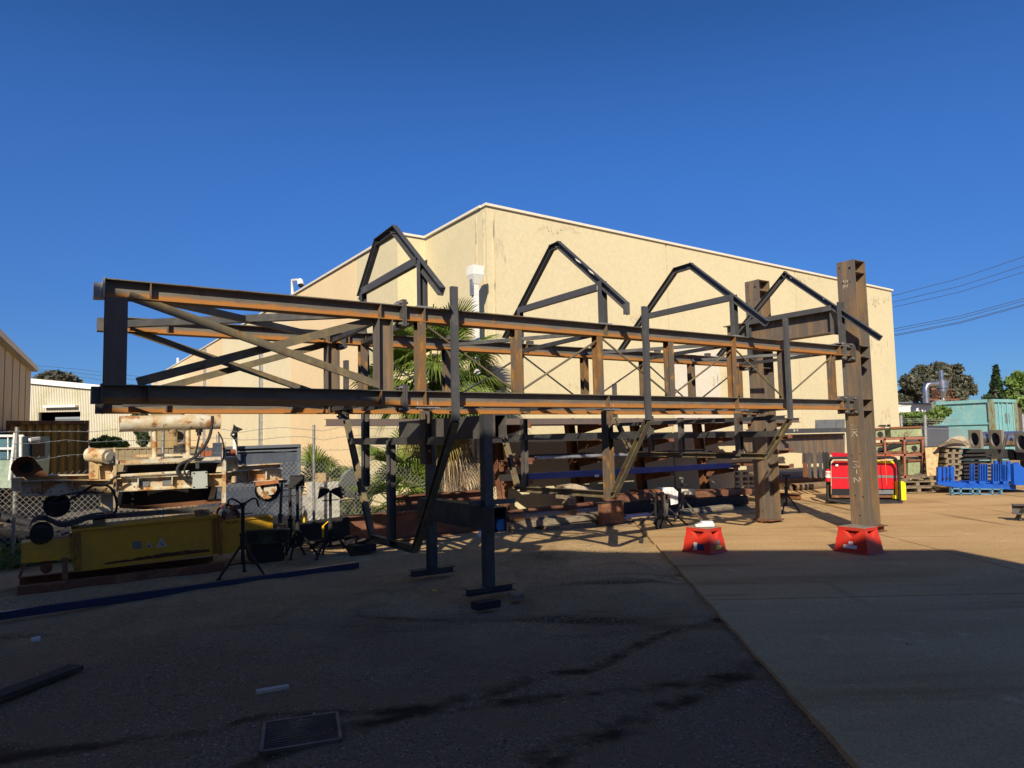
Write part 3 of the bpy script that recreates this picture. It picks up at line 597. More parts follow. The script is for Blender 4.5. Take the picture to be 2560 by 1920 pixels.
# plan bracing, top and bottom level
for z in (ZU0+.03,ZL0+.055):
    ang(L(-3.7,.12,z),L(-1.5,WR,z),.07,m_steel_dark,1); ang(L(-1.5,.12,z+.012),L(-3.6,WR,z+.012),.07,m_steel_dark,1)
    for k in range(0,6,2):
        u0=frontp[k+1]+.1; u1=frontp[k+2] if k+2<7 else 6.1
        ang(L(u0,WR,z),L(u1+.0,.15,z),.05,m_hood,1,'brace',.05)
    for u in (-1.45,)+tuple(frontp[0::2]): 
        b=MB(); b.bar(L(u,.16,z),L(u+.1,WR,z),.05,.05); b.build('cross_member',m_steel_dark,fr)
# rod bracing, folded V pattern
tops=[-1.03,1.33,3.73,6.05]; bots=[.10,2.47,4.79]
for w,du in ((.05,0),(WR+.05,.12)):
    for i,tb_ in enumerate(bots):
        for a,e in ((tops[i],-1),(tops[i+1],1)):
            b=MB(); b.tube([L(a+du-e*.0,w,ZU0-.015),L(tb_+du+e*.03,w,ZL1+.02)],.013,8); b.build('brace_rod',m_brace if w<1 else m_steel_dark,fr)
        b=MB(); b.lbox(tb_+du-.06,tb_+du+.06,w-.008,w+.004,ZL1+.001,ZL1+.07); b.build('gusset',m_rustpost,fr)
# hood frames
def member(name,par,p0,p1,b_,h,mt,up=UX,side=1,kind='c'):
    m=MB()
    if kind=='c': m.chan(p0,p1,b_,h,.007,up,side)
    elif kind=='l': m.angle(p0,p1,b_,h,.007,up,side)
    else: m.bar(p0,p1,b_,h,up)
    return m.build(name,mt,par)
def hood(u,pts,coll,postz,rear,mt,first=False,sz=.085):
    h=MB(); h.lbox(u-.09,u+.09,-.0,.14,ZU1+.001,ZU1+.012); root=h.build('hood_frame',m_galv,fr)
    P=[L(u,w,z) for w,z in pts]
    for i in range(len(P)-1): 
        d=(P[i+1]-P[i]).normalized(); nrm=d.cross(UX); nrm = nrm if nrm.z<0 else -nrm
        m=MB(); off=nrm*sz*.5
        m.chan(P[i]+off-d*.01,P[i+1]+off+d*.012*(i<len(P)-2),.06,sz,.007,nrm,1) if not first or i!=1 else m.chan(P[i]+off,P[i+1]+off,.06,sz,.007,nrm,1)
        m.build('rafter',mt,root)
    (w0,z0),(w1,z1)=coll
    m=MB(); m.chan(L(u,w0,z0-.045),L(u,w1,z1-.045),.06,.085,.007,ZX,-1 if True else 1); m.build('collar',mt,root)
    m=MB(); m.chan(L(u,.06,ZU1+.012),L(u,.06,postz),.07,.09,.007,UX,1); m.build('post',mt,root)
    m=MB(); m.chan(L(u,rear[0],rear[2]),L(u,rear[0],rear[1]),.06,.07,.007,UX,1); m.build('post',mt,root)
    return root
hood(-1.04,[(1.841,3.427),(1.272,3.994),(.739,4.017),(-.398,3.092)],((.16,3.525),(1.70,3.49)),3.47,(1.70,3.43,ZU1),m_hood,True,.09)
h2=hood(1.381,[(2.314,3.11),(1.085,4.195),(.90,4.205),(-.388,3.155)],((.13,3.484),(1.893,3.482)),3.50,(1.86,3.42,ZU1),m_hood)
m=MB(); m.chan(L(1.381,-.36,3.15),L(1.381,-.36,3.02),.06,.05,.007,UX,1); m.build('drop_stub',m_hood,h2)
hood(3.778,[(2.465,3.072),(1.141,4.173),(.80,4.178),(-.50,3.103)],((.084,3.567),(1.753,3.566)),3.56,(1.80,3.53,ZU1),m_hood)
h4=hood(6.356,[(2.603,3.107),(1.043,4.386),(-.585,3.046)],((.21,3.656),(1.9,3.662)),3.68,(1.85,3.62,ZU1),m_hood)
for px,py in ((1978,695),(2060,747),(2182,825)):
    p=U(px,py,6.30); b=MB(); b.disc(p,-UX,.012,.012,8); b.build('bolt',m_bolt,h4)
b=MB(); p=U(1045+0,603,-1.10)
# chalk marks on hood 2 rafter
for (x,y) in ((1442,648),(1475,676)):
    q=MB(); 
    for k in range(4): q.tube([U(x-4+3*k,y-2+2*k,1.33),U(x+1+3*k,y+5+2*k,1.33)],.003,4)
    q.build('chalk_mark',m_chalk,h2)
# trough frames hung under the chords
def trough(u,top,bend,bot,rbot,rbend,rtop,coll,posts,hw=.075,extra=None):
    m=MB(); m.chan(L(u,bend[0]+.0,bend[1]),L(u,bend[0]+.03,top),.045,hw,.007,WX,1) if False else m.bar(L(u,bend[0],bend[1]),L(u,bend[0],top),hw,.045,WX); root=m.build('trough_frame',m_hood,fr)
    def seg(n,p,q,b_=.07,h_=.075,side=1,mt=m_brace): 
        mm=MB(); mm.chan(L(u,*p),L(u,*q),b_,h_,.008,UX.cross((L(u,*q)-L(u,*p)).normalized()),side); return mm.build(n,mt,root)
    seg('strut',(bend[0]+.01,bend[1]+.0),bot); seg('strut',rbot,rbend); seg('bottom_bar',bot,rbot,.07,.085)
    seg('leg',rbend,(rbend[0],rtop),.06,.07,1,m_hood)
    seg('collar',coll[0],coll[1],.06,.085,-1,m_steel_dark)
    for (w,z0,z1,wd) in posts:
        mm=MB(); mm.ibeam(L(u-.0,w,z0),L(u-.0,w,z1),wd,.09,.008,.008,UX); mm.build('post',m_rustpost if wd>.09 else m_steel,root)
    if extra: seg('upper_bar',*extra,.05,.06,-1,m_steel_dark)
    return root
trough(-.77,3.18,(-.12,1.80),(.86,.40),(2.12,.40),(3.05,1.93),2.75,((2.86,1.62),(.06,1.60)),[(.56,1.35,1.93,.12),(2.34,1.03,3.0,.075),(1.52,.37,1.62,.08)])
trough(1.90,3.20,(-.12,1.80),(.56,.86),(2.80,.83),(3.30,1.93),2.40,((2.98,1.625),(.02,1.625)),[(.65,.80,1.945,.13),(2.60,.86,1.91,.075)])
trough(4.66,3.26,(-.13,1.80),(.30,1.27),(3.20,1.28),(3.62,1.96),2.6,((3.40,1.60),(.06,1.60)),[(.79,1.27,1.93,.09),(2.70,1.30,1.96,.075),(1.98,1.27,1.9,.06)],extra=((3.6,1.83),(-.05,1.83)))
# bolted hanger plates under the front chord
for (x,y,wp) in ((1062,1018,22),(1521,1022,30),(1845,1024,20)):
    p=F(x,y,.08); b=MB(); b.box(p-ZX*.008,.26,.16,.012,UX,WX); hp=b.build('hanger_plate',m_galv,fr)
    for d_ in (-.08,.08): b=MB(); b.tube([p+UX*d_-ZX*.03,p+UX*d_+ZX*.06],.010,6); b.build('bolt',m_bolt,hp)
for u in (-1.0,.25,1.55,2.75,4.1,5.3):   # little lugs riding on the rear chord
    b=MB(); b.lbox(u,u+.09,WR+.03,WR+.10,ZU1+.001,ZU1+.055); b.build('lug',m_steel,fr)
# stiff end brackets at the columns
for z in (zu,zl):
    for w in (CD,WR+CD):
        b=MB(); b.lbox(6.30,6.322,w-.10,w+.10,z-.14,z+.14); b.lbox(6.56-.002,6.58-.002,w-.10,w+.10,z-.14,z+.14); br=b.build('end_bracket',m_steel,fr)
        for dw in (-.06,.06):
            for dz in (-.11,.11):
                b=MB(); b.tube([L(6.27,w+dw,z+dz),L(6.345,w+dw,z+dz)],.016,6); b.build('bolt',m_bolt,br)
                b=MB(); b.tube([L(6.535,w+dw,z+dz),L(6.56,w+dw,z+dz)],.016,6); b.build('bolt',m_bolt,br)
        b=MB(); b.ibeam(L(6.325,w,z),L(6.555,w,z),.10,.13,.009,.008); b.build('end_stub',m_rustpost,br)
b=MB(); b.prism([L(6.02,.02,ZU1+.003),L(6.30,.02,ZU1+.05),L(6.30,.14,ZU1+.05),L(6.02,.14,ZU1+.003)],ZX*.01); b.build('gusset',m_galv,fr)
GL={'M':[[(0,0),(.1,1),(.45,.35),(.8,1),(.9,0)]],'-':[[(.1,.5),(.7,.5)]],'2':[[(.1,.85),(.45,1),(.75,.75),(.1,0),(.85,.05)]],'N':[[(0,0),(.05,1),(.7,0),(.75,1)]],'K':[[(0,0),(0,1)],[(.7,1),(0,.45),(.75,0)]],'P':[[(0,0),(0,1),(.6,.9),(.55,.5),(0,.5)]],'L':[[(0,1),(0,0),(.6,0)]],'5':[[(.7,1),(.1,1),(.1,.55),(.65,.5),(.6,.05),(0,0)]],'7':[[(0,1),(.7,1),(.25,0)]],'S':[[(.7,.9),(.3,1),(.1,.75),(.6,.4),(.5,0),(0,.1)]],'W':[[(0,1),(.2,0),(.45,.6),(.7,0),(.9,1)]],'1':[[(.2,.8),(.4,1),(.4,0)]],'4':[[(.6,0),(.6,1),(0,.35),(.8,.35)]]}
def scrawl(s_,sz,p,right,up,par,r=.0028):
    x=-len(s_)*.55*sz
    for ch in s_:
        for st_ in GL.get(ch,[]):
            m=MB(); m.tube([p+right*(x+a*sz)+up*((b_-.5)*sz) for a,b_ in st_],r,4); m.build('chalk_mark',m_chalk,par)
        x+=1.1*sz
# ------------------------------------------------------------------ two heavy columns
def column(u0,w0,z0,z1,label,marks):
    c=thing('steel_column',L(u0+.155,w0,0),label,'steel column','rusty steel columns')
    b=MB(); S=.155; T=.016
    cx=u0+.155
    # H section, flanges facing along u
    b.lbox(cx-S,cx-S+T,w0-S,w0+S,z0,z1); b.lbox(cx+S-T,cx+S,w0-S,w0+S,z0,z1); b.lbox(cx-S+T,cx+S-T,w0-.006,w0+.006,z0,z1)
    col=b.build('shaft',m_col,c)
    for z in (z0+.008,z1-.01,z1-.2,zu-.09,zu+.09,zl-.09,zl+.09):
        b=MB(); b.lbox(cx-S+T,cx+S-T,w0-S+.004,w0-.007,z-.006,z+.006); b.build('stiffener',m_col,c); b=MB(); b.lbox(cx-S+T,cx+S-T,w0+.007,w0+S-.004,z-.006,z+.006); b.build('stiffener',m_col,c)
    for (w,z,r) in ((-.07,z1-.13,.022),(-.07,z1-.36,.011),(.06,z1-.36,.011),(.10,z1-.10,.011),(-.06,1.25,.010),(.07,1.22,.010),(-.07,z0+.45,.012),(.06,z0+.46,.012),(0,z0+.15,.012)):
        b=MB(); b.disc(L(cx-S-.002,w0+w,z),-UX,r,.002,10); b.build('bolt_hole',m_black,c)
    for (u,z) in ((.09,z1-.33),(.08,3.12),(.07,1.26),(.09,z0+.47)): b=MB(); b.disc(L(cx+u,w0-.008,z),-WX,.010,.003,8); b.build('bolt_hole',m_black,c)
    b=MB(); b.lbox(cx-.19,cx+.19,w0-.19,w0+.19,z0-.024,z0-.001); b.build('base_plate',m_rustplain,c)
    for s_,z,sz in marks: scrawl(s_,sz,L(cx-S-.003,w0+.01,z),-ZX,-WX,c)
    return c,cx
cN,cxN=column(6.6,.085,.125,4.385,'nearer rusty steel column chalked M-2, standing behind the darker red step stool',[('M-2',.95,.11),('NK',1.6,.10),('PL25',1.98,.06),('S2',4.0,.07)])
cF,cxF=column(6.6,1.93,.07,4.43,'farther rusty steel column standing right of the pipe stands with its cap open',[])
for (u0,u1,w0,w1,z0,z1,l,nb) in ((6.6,6.98,-.13,.02,0,.10,'rusty beam offcut packing under the nearer column',0),(6.56,6.95,1.80,1.95,0,.045,'low rusty offcut packing under the farther column',1)):
    b=MB(); zc=(z0+z1)/2; h_=z1-z0; b.ibeam(L(u0-.02,(w0+w1)/2+.05,zc),L(u1+.12,(w0+w1)/2+.05,zc),.16,h_-.002,.008,.008); tag(b.build('packing_beam',m_rustplain),l,'steel offcut')
# plate girder bolted across the two columns
gd=thing('plate_girder', L(6.4,1.2,3.3),'dark plate girder spanning between the two rusty columns above the frame','girder')
b=MB(); zt=U(1760,790,6.47); 
pt=U(1640*.0+2090,776,6.46); 
b.ibeam(L(6.46,.26,3.42),L(6.46,2.42,3.42),.24,.42,.014,.010); b.build('beam',m_col,gd)
b=MB(); b.lbox(6.36,6.56,.245,.258,3.19,3.65); b.build('end_plate',m_steel,gd)
# ------------------------------------------------------------------ trestle under the frame
tr_=thing('steel_trestle', L(-.35,.6,0),'dark trestle of two square posts on channel feet joined by open-ended box beams','trestle')
def post(u,w,z1): b=MB(); b.hollow(L(u,w,.10),L(u,w,z1),.10,.10,.006,UX); b.lbox(u-.05,u+.05,w-.05,w+.05,z1,z1+.006); b.build('post',m_steel_dark,tr_)
post(-.375,-.05,1.86); post(-.375,1.25,1.86)
b=MB(); b.hollow(L(-.24,-.13,1.74),L(-.24,2.3,1.74),.15,.25,.008); b.build('upper_beam',m_steel,tr_)
b=MB(); b.hollow(L(-.36,-.28,.79),L(-.36,1.5,.79),.155,.25,.008); b.build('lower_beam',m_steel_dark,tr_)
b=MB(); b.bar(L(-.55,.0,.945),L(-.02,-.02,.945),.06,.05); b.build('cross_angle',m_steel,tr_)
for (x0,y0,x1,y1,w) in ((1036,1440,1137,1428,0),(1170,1493,1286,1480,0)):
    pass
for w in (-.06,1.25):
    b=MB(); b.chan(L(-.70,w,.065),L(-.02,w,.065),.10,.12,.008,WX if False else ZX,1) if False else b.ibeam(L(-.65,w,.065),L(-.09,w,.065),.14,.07,.008,.008); b.build('foot',m_rustplain if False else m_steel_dark,tr_)
for k,(x,y,l) in enumerate(((1215,1520,'dark timber block under the front foot of the trestle'),(1290,1500,'small pale timber chock beside the front trestle foot'))):
    p=G(x,y); b=MB(); b.box(p+ZX*.035,.26 if k==0 else .12,.12,.07,UX,WX); tag(b.build('timber_block',m_timber if k else m_dark),l,'timber')
bd=MB(); p=F(1240,1314,-.1); b=MB(); b.tube([L(-.30,-.33,.66),L(-.30,.5,.66)],.055,18); 
c_=F(1255,1314,-.25); b=MB(); b.tube([c_,c_+WX*.5],.066,20); tag(b.build('blue_drum',m_blueplastic),'small blue drum lying in the end of the lower trestle beam','drum')
# rusty pedestal under the second trough frame
pd=MB(); a0=G(1507,1312); u0=(a0-OO).dot(UX); w0=(a0-OO).dot(WX); a1=F(1561,1317,w0); u1=(a1-OO).dot(UX); zt=F(1530,1256,w0).z
pd.lbox(u0,u1,w0,w0+.12,0,zt); pdo=tag(pd.build('rusty_pedestal',m_redox),'square rusty steel pedestal standing on the gravel under the frame','pedestal')
pd=MB(); pd.lbox(u0-.03,u1+.06,w0-.02,w0+.16,zt,zt+.012); pd.build('top_plate',m_steel_dark,pdo)
# ------------------------------------------------------------------ yellow crane beam on its red base
WM=3.6
def poly(mb,pts,w,t): return mb.prism([F(x,y,w) for x,y in pts],WX*t)
yb_=thing('yellow_crane_beam', L(-3.2,3.8,0),'faded yellow box crane beam with warning stickers lying below the white carriage','crane beam')
b=MB(); poly(b,[(182,1330),(545,1293),(548,1385),(184,1431)],WM,.42); bd_=b.build('box_section',m_yellow,yb_)
b=MB(); poly(b,[(180,1324),(548,1287),(548,1292.5),(180,1329.5)],WM-.03,.5); b.build('top_flange',m_yellow,yb_)
b=MB(); poly(b,[(53,1358),(178,1344),(178,1396),(54,1409)],WM+.02,.36); poly(b,[(52,1400),(176,1387),(178,1396),(52,1409)],WM-.06,.08); b.build('end_section',m_yellow,yb_)
b=MB(); poly(b,[(176,1342),(183,1341),(184,1410),(178,1410)],WM-.03,.42); poly(b,[(545,1290),(554,1289),(556,1387),(549,1388)],WM-.04,.44); poly(b,[(186,1334),(202,1332),(204,1427),(188,1430)],WM-.012,.01); poly(b,[(530,1298),(540,1297),(542,1383),(532,1384)],WM-.012,.01); b.build('flange_plate',M('rusty_yellow',(.30,.13,.03),[((.45,.25,.03),6,.5,.65,ONE)],.7),yb_)
b=MB(); poly(b,[(556,1303),(676,1291),(681,1324),(618,1331),(592,1381),(556,1386)],WM+.02,.03); poly(b,[(556,1300),(676,1288),(678,1293),(556,1305)],WM+.0,.30); poly(b,[(674,1290),(682,1292),(682,1326),(676,1326)],WM,.3); b.build('end_section',m_yellow,yb_)
# irregular rust scab along the lower edge
b=MB(); rnd=random.Random(5); top=[];bot=[]
for i in range(26):
    x=262+i*10.5; e=1421-(x-184)*.1245; bot.append((x,e+.3)); top.append((x,e-2-rnd.random()*3-7*math.exp(-((x-430)/90)**2)))
poly(b,bot+top[::-1],WM-.004,.003); b.build('rust_scab',M('dark_rust_scab',(.10,.045,.022),[((.22,.10,.045),9,.5,.65,ONE)],.9),yb_)
b=MB(); poly(b,[(331,1354),(353,1352),(353,1371),(332,1373)],WM-.006,.003); b.build('sticker',m_grey,yb_)
for (x,y,r) in ((404,1358,13),(373,1363,7.5)):
    b=MB(); poly(b,[(x-r,y+r*.72),(x+r,y+r*.58),(x-r*.05,y-r*.95)],WM-.006,.003); st_=b.build('sticker',m_paper,yb_)
    b=MB(); poly(b,[(x-r*.72,y+r*.55),(x+r*.74,y+r*.44),(x-r*.03,y-r*.68)],WM-.009,.002); b.build('sticker_border',m_black,st_)
    b=MB(); poly(b,[(x-r*.55,y+r*.44),(x+r*.56,y+r*.35),(x-r*.02,y-r*.48)],WM-.0115,.002); b.build('sticker_face',m_paper,st_)
    b=MB(); b.tube([F(x-r*.25,y+r*.25,WM-.013),F(x+r*.1,y-.1*r,WM-.013)],.006,4); b.tube([F(x+r*.0,y+r*.3,WM-.013),F(x+r*.3,y+.2*r,WM-.013)],.006,4); b.build('pictogram',m_black,st_)
# red base rails
rb=thing('red_base_frame', L(-3.4,3.5,0),'dull red channel base frame lying on the gravel under the yellow beam','base frame')
b=MB(); b.chan(F(43,1479,3.36),F(560,1418,3.36),.10,.115,.01,ZX,1); b.chan(F(43,1479,3.36)+WX*.7,F(560,1418,3.36)+WX*.7,.10,.115,.01,ZX,-1); b.build('rail',m_redox,rb)
b=MB(); poly(b,[(156,1397),(170,1396),(170,1459),(156,1461)],3.42,.10); b.build('upright',m_redox,rb); b=MB(); poly(b,[(58,1412),(68,1411),(52,1443),(44,1444)],3.42,.10); b.build('upright',m_redox,rb)
def wheel(name,x,y,w,rp,dep,mt,par,n=24,hub=None,hm=None):
    c=F(x,y,w); k=(F(x+rp,y,w)-c).length*.93; b=MB(); b.disc(c,WX,k,dep,n); o=b.build(name,mt,par)
    if hub: 
        b=MB(); b.disc(c-WX*.03,WX,k*hub,.028,n); b.build('hub',hm or mt,o)
    return o
wheel('lower_wheel',116,1420,3.58,17,.2,m_redox,yb_,hub=.6,hm=m_rustplain)
wheel('coupling_drum',104,1336,3.62,33,.30,m_rubber,yb_,hub=.62,hm=m_dark)
# rubber belt draped over the beam
b=MB(); pr=[(72,1322),(80,1306),(94,1299),(112,1299),(128,1306),(146,1315),(165,1316),(190,1310),(215,1300),(240,1294),(292,1288)]
b2=[(x+ (10 if i>2 else 4), y-(18 if i>2 else 6)-i*.6) for i,(x,y) in enumerate(pr)]
V=[F(x,y,WM-.0) for x,y in pr]+[F(x,y,WM-.0)+WX*.75 for x,y in pr]+[F(x,y+2.5,WM-.0) for x,y in pr]+[F(x,y+2.5,WM-.0)+WX*.75 for x,y in pr]
n=len(pr); b.add(V,[(i,i+1,n+i+1,n+i) for i in range(n-1)]+[(2*n+i,2*n+i+1,3*n+i+1,3*n+i) for i in range(n-1)]+[(i,i+1,2*n+i+1,2*n+i) for i in range(n-1)],True)
tag(b.build('rubber_belt',m_rubber),'brown-black rubber belt draped across the yellow beam under the carriage wheel','belt')
for pts,l in (([(233,1300),(263,1298),(265,1318),(235,1319)],'grey timber chock under the carriage leg on the yellow beam'),([(490,1277),(523,1272),(524,1294),(496,1297)],'pale sunlit timber chock on the right part of the yellow beam')):
    b=MB(); poly(b,pts,WM+.05,.2); tag(b.build('timber_chock',m_timber),l,'timber')
b=MB(); b.chan(F(240,1293,WM+.35),F(610,1266,WM+.35),.10,.06,.008,ZX,1); tag(b.build('steel_channel',m_steel),'long grey steel channel lying between the yellow beam and the white carriage','channel')
# small roller assembly on the yellow beam
ra=thing('roller_assembly',F(578,1300,WM+.05),'small rusty-cream roller with a lever on the yellow beam','roller')
c=F(580,1290,WM+.02); b=MB(); b.pipe(c,c+WX*.16,.105,.02,24); b.build('ring',m_rustplain,ra)
b=MB(); b.disc(c+WX*.05,WX,.075,.10,20); b.build('core',M('pinkish_primer',(.42,.28,.2),(),.7),ra)
b=MB(); b.bar(F(556,1267,WM),F(574,1280,WM),.05,.05); b.build('lever',m_whiterust,ra)
c2=F(565,1284,WM+.16); b=MB(); b.pipe(c2,c2+WX*.06,.13,.03,24); b.build('rear_ring',m_rustplain,ra)
b=MB(); poly(b,[(552,1302),(606,1297),(598,1285),(560,1288)],WM+.08,.08); b.build('saddle',m_palegreen,ra)
# ------------------------------------------------------------------ white end carriage
WC=3.9
ca=thing('crane_end_carriage', L(-3,4.2,.8),'rust-stained cream crane end carriage with wheels, header pipe, hoses and a black hoist body','crane carriage')
b=MB(); b.ibeam(F(54,1221,WC+.06),F(282,1217,WC+.06),.16,.19,.012,.010); b.ibeam(F(291,1212,WC+.06),F(558,1199,WC+.06),.16,.175,.012,.010); b.ibeam(F(565,1194,WC+.06),F(703,1184,WC+.06),.16,.17,.012,.010); b.build('long_beam',m_whiterust,ca)
b=MB(); poly(b,[(28,1197),(54,1197),(54,1229),(28,1228)],WC-.02,.5); b.ibeam(F(54,1205,WC+.4),F(282,1201,WC+.4),.30,.17,.012,.010); b.ibeam(F(291,1196,WC+.5),F(700,1172,WC+.5),.16,.17,.012,.010); b.build('rear_beam',m_whiterust,ca)
b=MB(); poly(b,[(283,1120),(288,1118),(290,1235),(284,1236)],WC-.04,.06); poly(b,[(558,1110),(560,1106),(563,1106),(565,1112),(565,1257),(557,1258)],WC-.05,.08); b.build('upright_plate',m_whiterust,ca)
b=MB(); poly(b,[(300,1151),(552,1142),(552,1150),(300,1161)],WC-.02,.9); poly(b,[(337,1137),(500,1133),(500,1139),(337,1143)],WC+.3,.3); b.build('top_plate',m_whiterust,ca)
b=MB(); poly(b,[(320,1165),(552,1157),(540,1252),(300,1268)],WC+.32,.6); b.build('hoist_body',m_dark,ca)
b=MB(); poly(b,[(300,1261),(360,1266),(550,1248),(566,1251),(566,1256),(360,1274),(300,1270)],WC+.10,.16); b.build('bottom_channel',m_rustplain,ca)
b=MB(); pts=[(369,1222),(471,1215),(471,1232)]+[(471-i*10.2,1232-9*math.sin(math.pi*i/10)+ (i*.7)) for i in range(1,10)]+[(369,1240)]; poly(b,pts,WC+.1,.02); b.build('curved_gusset',m_whiterust,ca)
b=MB(); poly(b,[(545,1160),(556,1159),(556,1180),(540,1180)],WC+.1,.02); b.build('side_gusset',m_whiterust,ca); b=MB(); poly(b,[(532,1212),(545,1212),(535,1248),(520,1250)],WC+.14,.03); b.build('side_gusset',m_whiterust,ca)
b=MB(); poly(b,[(224,1155),(246,1154),(246,1197),(224,1197)],WC+.05,.2); b.ibeam(F(263,1160,WC+.1),F(266,1198,WC+.1),.16,.16,.01,.01,UX); poly(b,[(246,1158),(283,1157),(283,1163),(246,1164)],WC,.24); b.build('motor_stand',m_whiterust,ca)
c=F(232,1136,WC+.12); c2=F(266,1141,WC-.08); ax=(c2-c).normalized(); b=MB(); b.tube([c-UX*.04,c2],.088,20); b.disc(c2,(c2-c),.092,.035,20); b.disc(c2,(c2-c),.05,.055,12); b.build('motor',m_whiterust,ca)
b=MB(); poly(b,[(252,1150),(277,1149),(279,1158),(250,1159)],WC-.06,.2); b.build('motor_foot',m_rustplain,ca)
for x in list(range(70,270,28))+list(range(300,480,36))+[575,600,640,690]:
    e=1236-(x-60)*.058; b=MB(); b.disc(F(x,e-3,WC-.02),-WX,.012,.014,6); b.build('flange_bolt',m_rustplain,ca)
for x in (100,180,345,430,620,665):
    e=1221-(x-60)*.058; b=MB(); b.bar(F(x,e+12,WC+.01),F(x,e-12,WC+.01),.012,.05,WX); b.build('web_rib',m_whiterust,ca)
# header pipe on two standpipes
WP=4.1
b=MB(); b.pipe(F(298,1060,WP),F(549,1054,WP),.104,.012,28); hp_=b.build('header_pipe',m_whiterust,ca)
b=MB(); b.disc(F(300,1060,WP),UX,.092,.01,24); b.disc(F(546,1054,WP),UX,.092,.01,24); b.build('pipe_end',m_rustplain,hp_)
for (x,y0,y1) in ((386,1076,1144),(470,1074,1140)):
    b=MB(); b.tube([F(x,y0,WP),F(x+.8,y1,WP)],.032,12); b.build('standpipe',m_whiterust,ca)
    b=MB(); p=F(x+1,y1+3,WP); b.box(p,.13,.13,.05,UX,WX); b.build('pipe_foot',m_whiterust,ca)
p=F(432,1071,WP); b=MB(); b.tube([p,p-ZX*.06],.058,16); b.tube([p-ZX*.06,p-ZX*.11],.048,12); b.build('valve',M('brown_valve',(.28,.19,.11),[((.15,.09,.05),8,.5,.6,ONE)],.6),ca)
p=F(498,1073,WP); b=MB(); b.tube([p,p-ZX*.04],.045,6); b.tube([p-ZX*.04,p-ZX*.09],.03,12); b.build('hose_fitting',m_black,ca)
def hose(pts,r,w,nm='hose',mt=m_rubber,par=ca):
    P=[F(x,y,w_ if False else w) for x,y in pts]; out=[]
    for i in range(len(P)-1):
        p0=P[max(i-1,0)];p1=P[i];p2=P[i+1];p3=P[min(i+2,len(P)-1)]
        for k in range(4):
            t=k/4; out.append(.5*((2*p1)+(p2-p0)*t+(2*p0-5*p1+4*p2-p3)*t*t+(3*p1-p0-3*p2+p3)*t**3))
    out.append(P[-1]); b=MB(); b.tube(out,r,8); return b.build(nm,mt,par)
hose([(531,1040),(530,1062),(524,1090),(510,1118),(488,1142),(470,1152),(452,1160),(444,1172),(447,1186),(462,1197),(480,1206)],.022,WC-.08)
hose([(498,1090),(494,1112),(489,1132),(484,1146)],.014,WC-.06)
hose([(478,1150),(466,1162),(461,1178),(468,1190),(482,1196)],.013,WC-.12)
hose([(300,1188),(284,1196),(268,1210),(252,1214),(232,1214),(214,1226),(192,1240),(160,1256),(130,1262)],.015,WC-.10)
hose([(262,1212),(276,1219),(286,1236),(292,1258),(290,1276),(285,1282)],.015,WC-.09)
hose([(545,1080),(556,1100),(560,1135),(552,1160)],.010,WC-.05); hose([(120,1262),(150,1240),(210,1231),(262,1233)],.008,WC-.06)
b=MB(); poly(b,[(482,1180),(518,1178),(519,1220),(483,1222)],WC-.16,.14); jb=b.build('junction_box',M('grey_box_paint',(.42,.46,.44),[((.3,.33,.33),4,.5,.7,ONE)],.5),ca)
b=MB()
for x,y in ((485,1183),(515,1181),(485,1218),(516,1216)): b.disc(F(x,y,WC-.162),-WX,.010,.004,8)
b.build('screw',m_black,jb)
b=MB(); b.tube([F(301,1190,WC-.03),F(474,1180,WC-.03)],.024,10); b.build('conduit',m_whiterust,ca)
b=MB(); poly(b,[(343,1203),(374,1201),(374,1216),(342,1218)],WC+.045,.006); poly(b,[(406,1199),(435,1198),(436,1213),(406,1214)],WC+.045,.006); b.build('data_plate',m_grey,ca)
b=MB(); poly(b,[(489,1154),(498,1154),(498,1171),(489,1172)],WC+.05,.004); b.build('hanging_tag',m_paper,ca)
# wheel guard left, quarter drum shape
b=MB(); gp=[(40,1193)]+[(60-34*math.cos(a),1174-33*math.sin(a)) for a in [i*math.pi/9 for i in range(0,5)]]+[(70,1141),(84,1145),(122,1191)]
poly(b,gp,WC+.12,.02); wg=b.build('wheel_guard',m_rustplain,ca)
b=MB()
A_=[F(x,y,WC-.10) for x,y in gp[1:-1]]; B_=[p+WX*.42 for p in A_]; n=len(A_)
b.add(A_+B_,[(i,i+1,n+i+1,n+i) for i in range(n-1)],True); b.add([p-ZX*.008 for p in A_+B_],[(i,i+1,n+i+1,n+i) for i in range(n-1)],True); b.build('guard_rim',m_rustplain,wg)
b=MB(); b.disc(F(66,1168,WC+.115),-WX,.072,.004,20); b.build('bore',m_black,wg)
wheel('wheel',142,1264,WC+.12,37,.14,m_rubber,ca,28,.55,m_dark)
wheel('wheel',672,1226,WC+.12,31,.14,m_dark,ca,28)
b=MB(); b.disc(F(676,1222,WC+.02),WX,.088,.1,20); bc=b.build('bearing_cap',m_whiterust,ca)
b=MB()
for dx,dy in ((-9,-7),(8,-8),(9,8),(-8,9)): b.disc(F(676+dx,1222+dy,WC+.018),-WX,.012,.012,6)
b.build('bolt',m_rustplain,bc)
b=MB(); poly(b,[(645,1217),(650,1216),(656,1226),(665,1236),(679,1243),(672,1247),(660,1247),(650,1239),(645,1229)],WC-.02,.08); b.build('wheel_fender',m_whiterust,ca)
b=MB(); poly(b,[(640,1206),(696,1199),(697,1208),(640,1215)],WC-.03,.1); b.build('wheel_bracket',M('orange_primer',(.42,.17,.07),[((.25,.1,.05),7,.5,.65,ONE)],.7),ca)
b=MB(); poly(b,[(253,1233),(283,1231),(283,1284),(277,1272),(254,1258)],WC+.02,.22); poly(b,[(247,1271),(262,1270),(283,1284),(279,1288),(266,1288)],WC,.25); b.build('leg',m_whiterust,ca)
